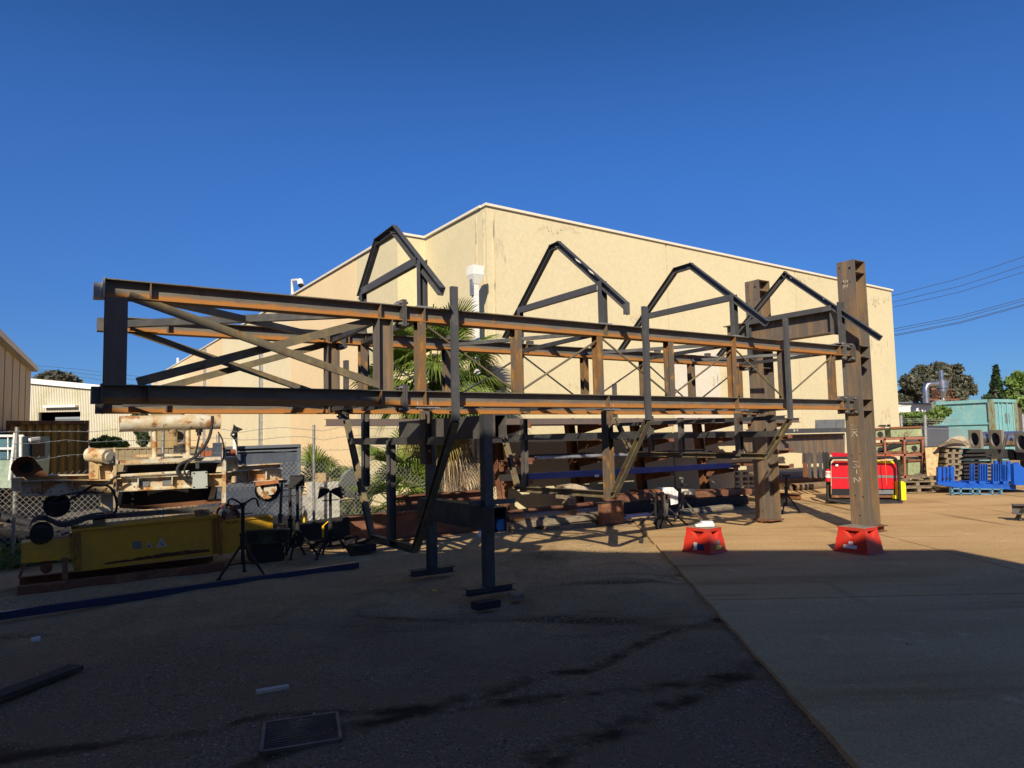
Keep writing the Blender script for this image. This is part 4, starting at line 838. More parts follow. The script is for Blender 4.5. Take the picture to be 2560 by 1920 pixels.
b=MB(); b.ibeam(F(578,1146,WC+.1),F(579,1177,WC+.1),.15,.15,.01,.01,UX); poly(b,[(566,1143),(592,1141),(592,1146),(566,1148)],WC,.22); b.build('bracket_post',m_whiterust,ca)
b=MB(); poly(b,[(574,1141),(574,1128),(578,1123),(588,1123),(590,1128),(590,1140)],WC+.04,.05); b.build('lifting_lug',M('red_lug',(.30,.09,.04),(),.7),ca); b=MB(); poly(b,[(512,1140),(512,1130),(516,1124),(519,1129),(524,1129),(527,1123),(530,1130),(528,1140)],WC+.3,.05); b.build('lifting_lug',MATS['red_lug'],ca); b=MB(); poly(b,[(503,1142),(503,1110),(507,1107),(509,1112),(509,1142)],WC+.3,.03); b.build('lifting_lug',M('red_lug',(.30,.09,.04),(),.7),ca)
# bogie block right of the beam, in deep shade
bo=thing('bogie_block', F(665,1360,WM+.1),'dark greasy twin-roller bogie block standing at the right end of the yellow beam','bogie')
b=MB(); poly(b,[(616,1329),(724,1324),(725,1357),(620,1362)],WM-.02,.28); b.build('side_plate',M('olive_black_paint',(.045,.042,.025),[((.09,.08,.05),5,.5,.7,ONE)],.6),bo)
b=MB(); poly(b,[(618,1327),(726,1322),(726,1325),(618,1331)],WM-.06,.34); b.build('top_edge',m_steel_dark,bo)
for x in (633,706): wheel('roller',x,1343,WM-.06,14,.1,m_dark,bo,20,.5,m_rubber)
b=MB(); poly(b,[(628,1362),(706,1358),(712,1395),(700,1415),(640,1418),(628,1395)],WM+.06,.3); b.build('base',m_dark,bo)
b=MB(); poly(b,[(688,1318),(694,1310),(712,1311),(722,1319),(712,1323),(690,1323)],WM+.1,.12); b.build('rag_heap',M('rag_brown',(.30,.2,.13),[((.12,.05,.03),20,.5,.6,ONE)],.9),bo)
# long navy bar on the ground
pL=G(-60,1548,.03); pR=G(895,1412,.03); b=MB(); b.bar(pL,pR,.055,.075); tag(b.build('navy_steel_bar',m_navy),'long navy painted steel bar lying across the dark gravel','steel bar')
# ------------------------------------------------------------------ tripod pipe stands
def pipe_stand(foot, headpx, head, label, legs=.27, mt=m_dark, screw=True, rag=None, yh=None, rp=.022):
    f=G(*foot); t=thing('pipe_stand', f, label,'pipe stand','tripod pipe stands')
    hp=Y(headpx[0],headpx[1],f.y); top=Vector((f.x+(hp.x-f.x),f.y,hp.z)); hz=hp.z
    base=Vector((f.x,f.y,0)); cut=min(.42,hz*.55)
    ax=(top-base)
    P=lambda z: base+ax*(z/hz)
    b=MB(); b.tube([P(.14),P(hz-.06)],rp,12); pl=b.build('pole',mt,t)
    b=MB(); b.tube([P(cut-.10),P(cut+.07)],rp*1.5,12); b.tube([P(cut+.07),P(cut+.10)],rp*1.9,12); b.build('collar',mt,t)
    for k in range(3):
        a=math.radians(100+120*k+foot[0]%50); e=base+Vector((math.cos(a),math.sin(a),0))*legs
        b=MB(); b.tube([P(cut-.02),e+ZX*.012],.016,8); b.tube([P(.16),(P(cut-.02)).lerp(e,.62)],.009,6); lg=b.build('leg',mt,t)
        b=MB(); b.disc(e,ZX,.03,.012,10); b.build('foot',m_black,lg)
    b=MB(); b.tube([P(hz-.16)-UX*.12,P(hz-.16)+UX*.12],.008,6); b.tube([P(hz-.14),P(hz-.02)],.013,8); b.build('screw_handle',mt,t)
    b=MB()
    R=(CR-ZX*CR.z).normalized()
    if head=='v':
        c=top-ZX*.02
        for sd in (-1,1):
            pts=[c-ZX*.03,c+R*sd*.06+ZX*.01,c+R*sd*.13+ZX*.05,c+R*sd*.17+ZX*.035,c+R*sd*.20-ZX*.06]
            b.tube(pts,.012,8)
        b.bar(c-R*.03-ZX*.035,c+R*.03-ZX*.035,.05,.03)
    elif head=='sleeve':
        c=top
        for sd in (-1,1): b.hexa([c+R*sd*.02+Vector((0,-.05,-.05)),c+R*sd*.17+Vector((0,-.05,-.14)),c+R*sd*.17+Vector((0,.05,-.14)),c+R*sd*.02+Vector((0,.05,-.05)),c+R*sd*.03+Vector((0,-.05,.0)),c+R*sd*.14+Vector((0,-.05,.03)),c+R*sd*.14+Vector((0,.05,.03)),c+R*sd*.03+Vector((0,.05,.0))])
    elif head=='plate': b.box(top-ZX*.06,.19,.08,.16,R,Vector((0,1,0)))
    else: b.box(top-ZX*.02,.13,.10,.04,R,Vector((0,1,0)))
    b.build('head',mt,t)
    return t,P,hz
t,P,hz=pipe_stand((607,1440),(607,1252),'v','black pipe stand with a bent V head in front of the yellow beam',.30,m_dark)
t,P,hz=pipe_stand((745,1392),(743,1192),'plate','tall black pipe stand with a square plate head left of the concrete blocks',.27,m_dark)
b=MB(); p=P(.62)+Vector((.11,-.05,0)); b.tube([P(.55)+Vector((.02,-.03,.1)),p+ZX*.1,p],.008,6); b.build('crank',m_galv,t)
b=MB(); b.tube([p,p-ZX*.13],.018,8); b.build('grip',m_glovey,t)
t,P,hz=pipe_stand((726,1388),(725,1212),'flat','thin black pipe stand pole directly left of the plate-headed stand',.2,m_dark)
t,P,hz=pipe_stand((697,1370),(705,1200),'flat','short galvanised-topped pipe stand beside the bogie block',.2,m_steel)
t,P,hz=pipe_stand((826,1392),(826,1222),'sleeve','black pipe stand with a winged V head in front of the white concrete blocks',.30,m_dark)
b=MB(); p=P(.38)+Vector((-.09,-.05,0)); b.tube([P(.5)+Vector((-.02,-.03,0)),p+ZX*.06],.008,6); b.tube([p+ZX*.06,p-ZX*.10],.017,8); b.build('grip',m_glovey,t)
# jumble on the ground around them
jb_=thing('steel_offcut_heap', G(800,1370),'low heap of black steel offcuts with sunlit edges around the pipe stands','offcuts'); rnd=random.Random(11); b=MB()
for i in range(26):
    x=rnd.uniform(728,905); y=rnd.uniform(1345,1378); p=G(x,y); a=rnd.uniform(-.5,1.2); d=Vector((math.cos(a),math.sin(a),rnd.uniform(-.05,.25))); l=rnd.uniform(.15,.5); 
    b.bar(p+ZX*.04,p+d*l+ZX*.06,rnd.uniform(.03,.09),rnd.uniform(.02,.06))
b.build('offcut',m_dark,jb_)
bp=MB(); bp.box(G(905,1378)+ZX*.05,.35,.25,.11,UX,WX); tag(bp.build('black_case',m_black),'small black plastic case lying beside the offcut heap','case')
# ------------------------------------------------------------------ girders lying on the ground behind the frame
g1_=thing('ground_girder', G(1040,1352),'long dark rust plate girder lying on the gravel behind the trestle','girder')
q0=G(890,1362); w0=(q0-OO).dot(WX); u0=(q0-OO).dot(UX); u1=(F(1245,1345,w0)-OO).dot(UX); zt=F(870,1292,w0+.0).z
b=MB(); b.prism([L(u0,w0+.10,.02),L(u1,w0+.10,.02),L(u1,w0+.10,zt-.015),L(u0-.16,w0+.10,zt-.015)],WX*.012); b.build('web',m_redox,g1_)
b=MB(); b.lbox(u0-.16,u1,w0,w0+.22,zt-.013,zt+.002); b.lbox(u0,u1,w0,w0+.22,.005,.019); b.build('flange',m_redox,g1_)
g2_=thing('ground_girder',G(1090,1330),'short rusty I-beam lying behind the long plate girder below the palm','girder')
wq=w0+.75; ua=(F(985,1243,wq)-OO).dot(UX); ub=(F(1212,1228,wq)-OO).dot(UX); zt2=F(985,1241,wq).z; zb2=F(985,1283,wq).z
b=MB(); b.ibeam(L(ua,wq+.1,(zt2+zb2)/2),L(ub,wq+.1,(zt2+zb2)/2),.28,zt2-zb2,.016,.012); b.build('beam',m_redox,g2_)
b=MB(); b.lbox(ua+.2,ua+.32,wq,wq+.2,0,zb2-.002); b.lbox(ub-.4,ub-.3,wq,wq+.2,0,zb2-.002); b.build('support',m_timber,g2_)
b=MB(); w3=w0-.05; b.chan(F(742,1332,w3),F(868,1314,w3),.2,.28,.012,ZX,1); tag(b.build('black_channel_beam',m_dark),'short black channel beam lying between the pipe stands and the plate girder','beam')
b=MB(); p=G(1202,1346); b.tube([p+ZX*.0,p+ZX*.05,p+ZX*.10,p+ZX*.13],[.05,.062,.04,.012],9); tag(b.build('white_bag',m_white),'small crumpled white bag beside the trestle post','bag')
# ------------------------------------------------------------------ chain link fence with barbed wires
WFN=5.6
cf=thing('chain_link_fence', L(-3,WFN,0),'galvanised chain-link fence with barbed wires running behind the crane carriage and past the palm','fence')
uS=(F(-60,1200,WFN)-OO).dot(UX); uE=(F(1232,1200,WFN)-OO).dot(UX)
ztop=1.22; b=MB(); stp=.078; H_=stp
nU=int((uE-uS)/stp)+30
def topz(u):
    px=(u-uS)/(uE-uS)
    return 1.30-.20*math.exp(-((u+5.3)/.8)**2)-.16*math.exp(-((u-.2)/.5)**2)
r_=.0022
for sgn in (1,-1):
    for i in range(-30,nU):
        u_start=uS+i*stp; 
        # zigzag picket: straight diagonal wire from bottom to top
        t0=0; z0_=0.02; 
        ue=u_start+sgn*1.35*.95
        seg=[]
        ztp=topz(min(max(u_start+sgn*1.1,uS),uE))
        for (za) in (z0_,ztp):
            seg.append((u_start+sgn*(za-z0_)*.95 if sgn>0 else u_start+1.3+sgn*(za-z0_)*.95, za))
        (ua_,za_),(ub_,zb_)=seg
        # clip to the fence length
        if min(ua_,ub_)<uS or max(ua_,ub_)>uE: 
            if max(ua_,ub_)<uS or min(ua_,ub_)>uE: continue
            f=lambda q:(q-ua_)/(ub_-ua_); lo,hi=0,1
            fs=sorted((f(uS),f(uE))); lo=max(0,fs[0]); hi=min(1,fs[1])
            A=(ua_+(ub_-ua_)*lo,za_+(zb_-za_)*lo); B=(ua_+(ub_-ua_)*hi,za_+(zb_-za_)*hi)
        else: A=(ua_,za_);B=(ub_,zb_)
        w_=WFN+sgn*.003; p0=L(A[0],w_,A[1]); p1=L(B[0],w_,B[1])
        b.bar(p0,p1,r_*2,r_*2,WX)
b.build('chain_mesh',m_wire,cf)
b=MB()
for k,u in enumerate([uS,(F(38,1200,WFN)-OO).dot(UX),-2.75,(F(786,1200,WFN)-OO).dot(UX),uE]):
    b=MB(); b.tube([L(u,WFN+.03,0),L(u,WFN+.03,1.92)],.024,8); b.build('post',m_galv,cf)
for z in (1.86,1.71,1.50):
    b=MB(); pts=[L(uS+(uE-uS)*i/24,WFN,z+.025*math.sin(i*1.9+z*9)-.03*(i%4==2)) for i in range(25)]; b.tube(pts,.0035,4)
    for i in range(70):
        u=uS+(uE-uS)*i/70; q=L(u,WFN,z+.0); b.bar(q-ZX*.012-UX*.008,q+ZX*.012+UX*.008,.004,.004)
    b.build('barbed_wire',m_wire,cf)
# ------------------------------------------------------------------ behind the fence
blk=[([(772,1240),(849,1236),(850,1300),(772,1304)],'large white concrete block at the bottom of the stack behind the fence'),([(785,1207),(846,1204),(847,1236),(785,1239)],'middle white concrete block of the stack behind the fence')]
for i,(p,l) in enumerate(blk):
    b=MB(); z0=0 if i==0 else None; A=[F(x,y,6.0) for x,y in p]
    if i==0: zb0=0; zt0=(A[0].z+A[1].z)/2-.01
    else: zb0=zt0+.002; zt0=(A[0].z+A[1].z)/2
    ua=(A[0]-OO).dot(UX); ub=(A[1]-OO).dot(UX); b.lbox(ua,ub,6.0,6.42,zb0,zt0); tag(b.build('concrete_block',m_block),l,'block')
for k,(y0,y1,x0,x1,l) in enumerate(((1194,1205,796,826,'lower tan paver resting on the white concrete blocks'),(1181,1192,794,818,'topmost tan paver on the block stack behind the fence'))):
    A=F(x0,y0,6.05); B=F(x1,y0,6.05); ua=(A-OO).dot(UX); ub=(B-OO).dot(UX); z1=F(x0,y1,6.05).z; 
    if k==0: zk=zt0+.002
    b=MB(); b.lbox(ua,ub,6.06,6.3,zk,zk+(A.z-z1)); zk=zk+(A.z-z1)+.002; tag(b.build('tan_paver',m_ply),l,'paver')
dh=thing('grey_dish',F(886,1200,6.15),'large grey round dish leaning behind the chain-link fence','dish'); c=F(887,1205,6.2); b=MB(); ax=(WX*.9-UX*.1+ZX*.35).normalized()
b.tube([c-ax*.02,c+ax*.0,c+ax*.08],[.30,.32,.20],28); b.build('dish',m_grey,dh); b=MB(); b.tube([c+ax*.08,Vector((c.x,c.y+.2,0))],.03); b.build('support',m_steel,dh)
tag(MB().lbox(-.4,0.2,6.1,6.5,.0,.12).build('rust_drum_lid',m_rustplain),'flat rusty plate lying behind the fence left of the palm','plate')
# palms
def frond(mb, base, az, el, lp, lb, nb, rnd, droop=.25, width=.03, spread=1.15):
    d=Vector((math.cos(az)*math.cos(el),math.sin(az)*math.cos(el),math.sin(el))); side=d.cross(ZX).normalized(); up=side.cross(d).normalized()
    c=base+d*lp-ZX*droop*lp*.25
    mb.tube([base,base+d*lp*.5+ZX*.02,c],[.018,.013,.010],5)
    roll=rnd.uniform(-.9,.9); s2=side*math.cos(roll)+up*math.sin(roll); d2=(d-ZX*droop*.6).normalized(); s2=(s2-d2*s2.dot(d2)).normalized(); n2=s2.cross(d2)
    for i in range(nb):
        a=(i/(nb-1)-.5)*2*spread; v=d2*math.cos(a)+s2*math.sin(a); l=lb*(1-.22*abs(a)/spread)*rnd.uniform(.92,1.05); wv=(s2*math.cos(a)-d2*math.sin(a))*width*.5
        fold=n2*width*.35*(1 if i%2 else -1)
        p1=c+v*l*.55-ZX*droop*l*.06; p2=c+v*l*.8-ZX*droop*l*.22; p3=c+v*l-ZX*droop*l*(.5+rnd.random()*.3)
        mb.add([c-wv*.3,c+wv*.3+fold*.3,p1+wv+fold,p1-wv-fold,p2+wv*.7,p2-wv*.7,p3],[(0,1,2,3),(3,2,4,5),(5,4,6)])
rnd=random.Random(21)
pc_=F(1172,1290,6.25); pb=Vector((pc_.x,pc_.y,0))
pm=thing('fan_palm',pb,'large fan palm with green fronds above and a shaggy dead skirt beside the warehouse corner','palm')
top=F(1085,925,6.0); 
b=MB(); b.tube([pb,pb+ZX*.9,pb.lerp(top,.7)+ZX*.3,top],[.26,.22,.19,.16],12); b.build('trunk',m_bark,pm)
b=MB()
for i in range(54):
    az=rnd.uniform(0,6.283); el=rnd.uniform(-.55,1.25); frond(b,top+Vector((rnd.gauss(0,.05),rnd.gauss(0,.05),rnd.uniform(-.25,.1))),az,el,rnd.uniform(.6,1.05),rnd.uniform(.75,1.0),36,rnd,rnd.uniform(.2,.6),.036,rnd.uniform(1.1,1.7))
b.build('crown',m_palm,pm)
b=MB()
for i in range(11):
    az=rnd.uniform(3.6,5.8); frond(b,top-ZX*rnd.uniform(.1,.5),az,rnd.uniform(-1.0,-.5),rnd.uniform(.4,.7),.75,26,rnd,.9,.032,1.0)
b.build('yellow_frond',m_yfrond,pm)
b=MB()
for i in range(190):
    h=rnd.uniform(.25,1); p=pb.lerp(top,h*.98); az=rnd.uniform(0,6.283); frond(b,p,az,rnd.uniform(-1.35,-.7),rnd.uniform(.25,.62),rnd.uniform(.45,.75),12,rnd,.9,.030,.8)
b.build('dead_skirt',m_dead,pm)
def small_palm(px,w,label,n,ctr,sc=1.,seed=1):
    rnd=random.Random(seed); p=F(px[0],px[1],w); p=Vector((p.x,p.y,0)); t=thing('young_fan_palm',p,label,'palm'); b=MB()
    for i in range(n):
        frond(b,p+ZX*.1*sc+ZX*rnd.uniform(0,ctr),rnd.uniform(0,6.283),rnd.uniform(.1,1.45),rnd.uniform(.4,.8)*sc,rnd.uniform(.5,.75)*sc,26,rnd,rnd.uniform(.2,.6),.028,rnd.uniform(1.1,1.6))
    b.build('fronds',m_palm,t); return t
small_palm((985,1280),6.2,'leafy young fan palm filling the gap left of the shaggy trunk behind the fence',30,.9,1.05,4)
small_palm((800,1270),7.6,'small fan palm fanning out behind the white concrete blocks',14,.55,.95,8)
# weeds under the fence
wdm=MB(); rnd=random.Random(3)
for i in range(900):
    u=rnd.uniform(-5.3,1.9); 
    if rnd.random()<.5: u=rnd.gauss(-4.9,.35)
    w_=WFN+rnd.gauss(.1,.22); p=L(u,w_,0); h_=rnd.uniform(.06,.32)*(1 if u<-4 else .7); a=rnd.random()*6; d_=Vector((math.cos(a),math.sin(a),0)); q=p+d_*h_*.4+ZX*h_
    wdm.add([p-d_.cross(ZX)*.006,p+d_.cross(ZX)*.006,q],[(0,1,2)])
    wdm.add([q,q+d_*.03+ZX*.02,q+d_*.05,q+d_*.02-ZX*.02],[(0,1,2,3)])
pass
hp2=thing('scrap_heap',L(-5.6,7.0,0),'dark heap of scrap pipes and parts on the grey ground behind the chain-link fence','scrap'); rnd=random.Random(17); m=MB()
for i in range(70):
    u=rnd.uniform(-7.6,-3.9); w_=rnd.uniform(6.3,8.0); h_=(1-abs(u+5.6)/2.3)*.75+.1; p=L(u,w_,rnd.uniform(.05,h_)); a=rnd.uniform(-.7,.9); l=rnd.uniform(.3,1.1)
    d_=(UX*math.cos(a)+WX*math.sin(a)+ZX*rnd.uniform(-.3,.35)).normalized()
    (m.bar(p-d_*l/2,p+d_*l/2,rnd.uniform(.04,.16),rnd.uniform(.04,.14)) if i%3 else m.tube([p-d_*l/2,p+d_*l/2],rnd.uniform(.03,.08),8))
m.build('scrap_piece',m_dark,hp2)
tag(wdm.build('weeds',m_green),'ragged green weeds along the foot of the chain-link fence','weeds',kind='stuff')
# ------------------------------------------------------------------ cantilever rack and stored steel
rk=thing('cantilever_rack', L(6,5.6,0),'rusty cantilever rack with tapered arms holding long steel against the warehouse wall','rack')
RW=5.55; lev=[1.86,1.53,1.18,.80]
for i,px in enumerate((1250,1437,1600,1756,1895)):
    u=lu(F(px,1150,RW)); m=MB(); m.ibeam(L(u-.06,RW+.1,2.02),L(u+.10,RW,0),.16,.17,.012,.010,UX); po=m.build('post',m_redox if i==0 else m_rustplain,rk)
    for z in lev:
        if i==0 and z in (1.53,): continue
        m=MB(); m.prism([L(u+.03,RW-.08,z),L(u+.03,RW-.95,z),L(u+.03,RW-.95,z-.05),L(u+.03,RW-.08,z-.19)],UX*.012); m.lbox(u-.05,u+.11,RW-.97,RW-.08,z,z+.012); m.lbox(u-.05,u+.11,RW-.975,RW-.962,z-.05,z+.05); m.build('arm',m_redox,rk)
    m=MB(); m.ibeam(L(u,RW+.1,.06),L(u,RW-1.2,.06),.14,.12,.01,.008); m.build('foot',m_rustplain,rk)
def long(kind,w,x0,x1,z,hh,bb,mat,name,label,cat,skew=0,grp=None):
    ua=lu(F(x0,1100,w)); ub=lu(F(x1,1100,w)); m=MB(); A=L(ua,w,z+hh/2); B=L(ub,w+skew,z+hh/2)
    if kind=='c': m.chan(A,B,bb,hh,.009,ZX,1)
    elif kind=='i': m.ibeam(A,B,bb,hh,.012,.009)
    elif kind=='t': m.tube([A,B],hh/2,14)
    elif kind=='p': m.pipe(A,B,hh/2,.008,20)
    else: m.bar(A,B,bb,hh)
    return tag(m.build(name,mat),label,cat,grp)
Z1=lev[0]+.014; Z2=lev[1]+.014; Z3=lev[2]+.014; Z4=lev[3]+.014
m_purl=M('purple_brown_steel',(.16,.125,.115),[((.22,.13,.09),2,.55,.7,(1,1,2)),((.12,.11,.11),3,.5,.7,ONE)],.55,.15)
long('c',4.72,813,1850,Z1,.115,.09,m_purl,'long_channel','long purplish-brown channel on the top rack level, jutting out left past the palm','steel channel')
long('i',4.9,865,2000,Z1,.12,.10,m_purl,'long_beam','long reddish I-beam directly behind the front channel on the top rack level','steel beam')
for k,w in enumerate((5.1,5.27,5.43)): long('i' if k%2 else 'c',w,1215+25*k,1850-20*k,Z1,.10,.12,m_redox,'stored_beam','rusty beam packed on the top rack level behind the purplish channel','steel beam',0,'beams packed on the top rack level')
long('b',5.78,1240,1930,Z1+.0,.05,.44,m_redox,'flat_sheet','wide flat rusty sheet lying at the back of the top rack level','sheet')
m_d2=M('dark_rack_steel',(.045,.042,.042),[(RUSTD,4,.6,.7,ONE)],.55,.2)
long('c',4.70,1205,1760,Z2,.075,.10,m_d2,'stored_channel','dark channel along the front of the second rack level','steel channel')
long('b',4.84,1405,1730,Z2,.09,.10,m_redox,'stored_bar','red-brown flat bar peeping over the dark channel on the second rack level','steel bar')
long('b',5.15,1240,1745,Z2,.04,.26,m_d2,'flat_sheet','dark flat sheet lying mid-depth on the second rack level','sheet')
m_scaf=M('scuffed_zinc_pipe',(.36,.37,.40),[((.22,.23,.26),9,.45,.6,(1,1,1))],.5,.5)
long('t',4.72,1338,1590,Z3,.075,.1,m_scaf,'zinc_pipe','pale zinc pipe lying on the third rack level','pipe')
long('b',4.95,1300,1560,Z3,.035,.30,m_redox,'flat_sheet','narrow rusty flat sheet behind the zinc pipe on the third rack level','sheet')
long('b',5.35,1600,1770,Z3,.03,.2,m_d2,'flat_sheet','short dark sheet at the right of the third rack level','sheet')
long('b',4.66,1318,1822,Z4+.02,.115,.10,M('rack_blue_paint',(.035,.065,.26),[((.05,.09,.30),3,.5,.7,ONE)],.4),'navy_beam','long navy blue beam on the lowest arm level of the rack','steel beam')
long('b',4.92,1420,1840,Z4,.07,.16,m_d2,'stored_bar','black bar lying right behind the navy beam on the rack','steel bar')
long('b',5.2,1450,1720,Z4,.09,.30,m_redox,'stored_channel','rusty channel pack mid-depth behind the navy beam','steel channel')
for k,(w,x0,x1,z,hh,bb,mt) in enumerate(((4.75,1262,1400,Z3,.05,.08,m_redox),(5.0,1560,1760,Z3,.09,.10,m_d2),(5.15,1300,1480,Z3,.10,.10,m_d2),(4.98,1640,1900,Z2,.09,.09,m_d2),(5.3,1250,1600,Z2,.10,.10,m_redox),(5.05,1250,1480,Z4,.12,.12,m_d2),(5.35,1600,1880,Z4,.10,.10,m_redox),(4.8,1600,1760,Z2,.035,.12,m_redox))):
    long('cib'[k%3],w,x0,x1,z,hh,bb,mt,'stored_length','shorter steel length packed among the others on the middle rack levels','steel length',0,'shorter lengths on the middle rack levels')
q=MB(); p=F(1492,1190,4.60); q.lbox(lu(p)-.05,lu(p)+.06,4.603,4.606,p.z-.02,p.z+.025); tag(q.build('paper_label',m_paper),'small white paper label stuck on the navy beam','label')
# floor level stock
def slab(pts,w,t,mat,name,label,cat,kind='poly'):
    m=MB(); m.prism([F(x,y,w) for x,y in pts],WX*t); return tag(m.build(name,mat),label,cat)
m_sl=M('weathered_sleeper',(.26,.215,.155),[((.15,.12,.085),5,.45,.62,(1,1,5)),((.34,.29,.21),9,.55,.7,(1,1,3))],.9,0,(40,.3,.004))
slab([(1281,1309),(1500,1284),(1500,1297),(1283,1324)],3.95,.22,m_sl,'timber_sleeper','upper long grey timber sleeper lying at the rack foot left of the pedestal','timber')
slab([(1372,1316),(1488,1306),(1490,1328),(1374,1334)],3.85,.2,m_sl,'timber_sleeper','short thick grey sleeper beside the rusty pedestal with a frayed right end','timber')
slab([(1282,1322),(1330,1318),(1368,1335),(1300,1340)],3.9,.2,m_sl,'timber_sleeper','wedge-cut sleeper end at the left of the rack foot','timber')
a=F(1268,1297,4.25); c=F(1505,1277,4.25); m=MB(); m.pipe(a,c,.075,.006,24); tag(m.build('rusty_pipe',M('silvered_rust_pipe',(.30,.24,.19),[((.30,.13,.05),3,.45,.6,(1,1,1)),((.40,.38,.36),2,.58,.7,ONE)],.5,.3)),'rusty silvered pipe lying on dunnage below the rack','pipe')
a=F(1266,1284,4.45); c=F(1508,1258,4.45); m=MB(); m.chan(a,c,.16,.09,.01,ZX,1); tag(m.build('long_channel',m_redox),'long rusty channel lying open side front above the silvered pipe','steel channel')
a=F(1275,1303,4.2)-ZX*.03; m=MB(); m.bar(a,F(1505,1286,4.2)-ZX*.03,.3,.05); tag(m.build('black_flat',m_dark),'black flat plate under the silvered pipe','steel plate')
slab([(1406,1232),(1436,1222),(1440,1236),(1428,1252),(1405,1247)],4.2,.2,m_timber,'timber_offcut','splintered square timber end poking out under the trough frame','timber')
slab([(1422,1244),(1440,1242),(1441,1262),(1421,1263)],4.1,.18,m_timber,'timber_offcut','short upright timber packer left of the pedestal','timber')
slab([(1408,1215),(1440,1210),(1500,1228),(1505,1234),(1412,1224)],4.4,.3,M('crumpled_paper',(.50,.42,.30),[((.3,.2,.12),6,.5,.6,ONE)],.9),'cardboard_sheet','torn pale cardboard sheet lying on the stock below the navy beam','cardboard')
slab([(1545,1238),(1880,1222),(1880,1236),(1545,1255)],4.5,.5,m_redox,'plate_stack','stack of red-brown plates behind the pipe stands','steel plates')
slab([(1600,1225),(1703,1222),(1703,1232),(1600,1238)],4.7,.3,m_redox,'steel_plate','thin red-brown plate resting on the plate stack','steel plate')
slab([(1560,1288),(1835,1262),(1835,1272),(1560,1298)],4.15,.1,m_navy,'navy_flat_bar','dark navy flat bar lying low behind the pipe stands','steel bar')
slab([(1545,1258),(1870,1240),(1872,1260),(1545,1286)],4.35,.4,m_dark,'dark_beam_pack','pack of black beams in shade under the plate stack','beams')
slab([(1712,1275),(1832,1262),(1838,1276),(1714,1288)],4.0,.2,m_sl,'timber_sleeper','sunlit timber sleeper right of the pipe stands with a weed at its end','timber')
slab([(1745,1284),(1780,1281),(1780,1294),(1745,1296)],3.95,.2,m_timber,'timber_packer','square timber packer under the sunlit sleeper','timber')
slab([(1716,1223),(1737,1222),(1734,1238),(1718,1237)],4.3,.1,M('pale_carton',(.66,.60,.42),(),.7),'pale_carton','small pale carton on the plate stack behind the tall pipe stand','carton')
# pallet bits right of rack
pl_=thing('broken_pallet', F(1870,1240,4.8),'broken sunlit pallet leaning between the rack and the farther column','pallet'); m=MB()
for k,(y0,h) in enumerate(((1188,6),(1203,5),(1213,7),(1224,5))): m.prism([F(x,y,4.8) for x,y in ((1838,y0),(1886,y0-2),(1886,y0+h-2),(1838,y0+h))],WX*.03)
m.build('board',m_ply,pl_); m=MB()
for x in (1844,1864,1880): m.prism([F(a,b,4.84) for a,b in ((x,1180),(x+6,1180),(x+7,1240),(x,1240))],WX*.08)
m.build('bearer',m_timber,pl_)
# stored plates right end of the rack
WQ=4.6
slab([(2040,1050),(2112,1048),(2112,1078),(2040,1080)],WQ+.5,.03,m_grey,'grey_plate','upright grey steel plate stored beyond the farther column','steel plate')
a=F(1862,1080,WQ+.1); c=F(2112,1075,WQ+.1); m=MB(); m.chan(a,c,.10,.12,.009,ZX,1); kb=tag(m.build('marked_channel',m_hood),'blue-black channel chalked WW-1 and W-4 stored right of the farther column','steel channel')
scrawl('WW-1',.06,F(1942,1077,WQ+.03),UX,ZX,kb,.004); scrawl('W-4',.06,F(1990,1076,WQ+.03),UX,ZX,kb,.004)
slab([(1846,1092),(2112,1085),(2112,1138),(1990,1132),(1846,1128)],WQ+.3,.02,m_redox if False else m_col,'stored_girder','deep brown plate girder web stored behind the two columns','girder')
slab([(1846,1089),(2112,1083),(2112,1087),(1846,1093)],WQ+.15,.3,m_col,'girder_flange','thin brown flange strip on top of the stored girder','flange')
for i,(x,mt) in enumerate(((2022,m_steel),(2036,m_col),(2050,m_steel),(2060,m_d2),(2067,m_d2))):
    m=MB(); m.ibeam(F(x+3,1195,WQ-.1),F(x,1131,WQ+.1),.05,.07,.008,.008,UX); tag(m.build('leaning_beam',mt),'rusty beam standing on end, one of the row leaning left of the red generator','steel beam','beams standing on end')
slab([(2012,1157),(2018,1157),(2021,1193),(2013,1193)],WQ-.15,.06,m_rustplain,'short_upright_bar','short rusty bar standing left of the leaning beams','steel bar')
a=G(1980,1228); w_=lw(a); m=MB(); m.pipe(F(1982,1218,w_),F(2068,1213,w_),.105,.010,26); tag(m.build('large_rusty_pipe',M('dusty_rust_pipe',(.17,.12,.08),[((.26,.15,.07),3,.5,.65,ONE)],.8)),'large rusty pipe with an open end left of the red generator','pipe')
slab([(1950,1182),(2062,1178),(2070,1200),(1950,1206)],w_+.25,.4,m_grey,'flat_plate_stack','dull grey flat plates stacked behind the large rusty pipe','steel plates')
slab([(1952,1199),(2068,1194),(2068,1202),(1952,1208)],w_+.1,.2,m_rustplain,'rust_angle','rusty angle lying on the plates above the large pipe','steel angle')
slab([(1950,1238),(2062,1228),(2064,1246),(1950,1258)],w_-.25,.25,m_sl,'timber_sleeper','sleeper in front of the large rusty pipe left of the generator skid','timber')
t,P,hz=pipe_stand((1965,1283),(1966,1186),'flat','black pipe stand just right of the farther column',.28,m_dark)
t,P,hz=pipe_stand((1640,1318),(1640,1234),'flat','dark pipe stand hung with rope, leftmost of the trio on the sunlit gravel',.34,m_dark)
m=MB(); rnd=random.Random(9)
for i in range(9):
    c0=P(.62)+Vector((rnd.uniform(-.02,.14),-.06-rnd.random()*.03,0)); m.tube([c0,c0+Vector((.03,-.02,-.25)),c0+Vector((-.01+rnd.random()*.09,-.02,-.42)),c0+Vector((.07,0,-.2))],.007,5)
m.build('hanging_rope',m_steel,t)
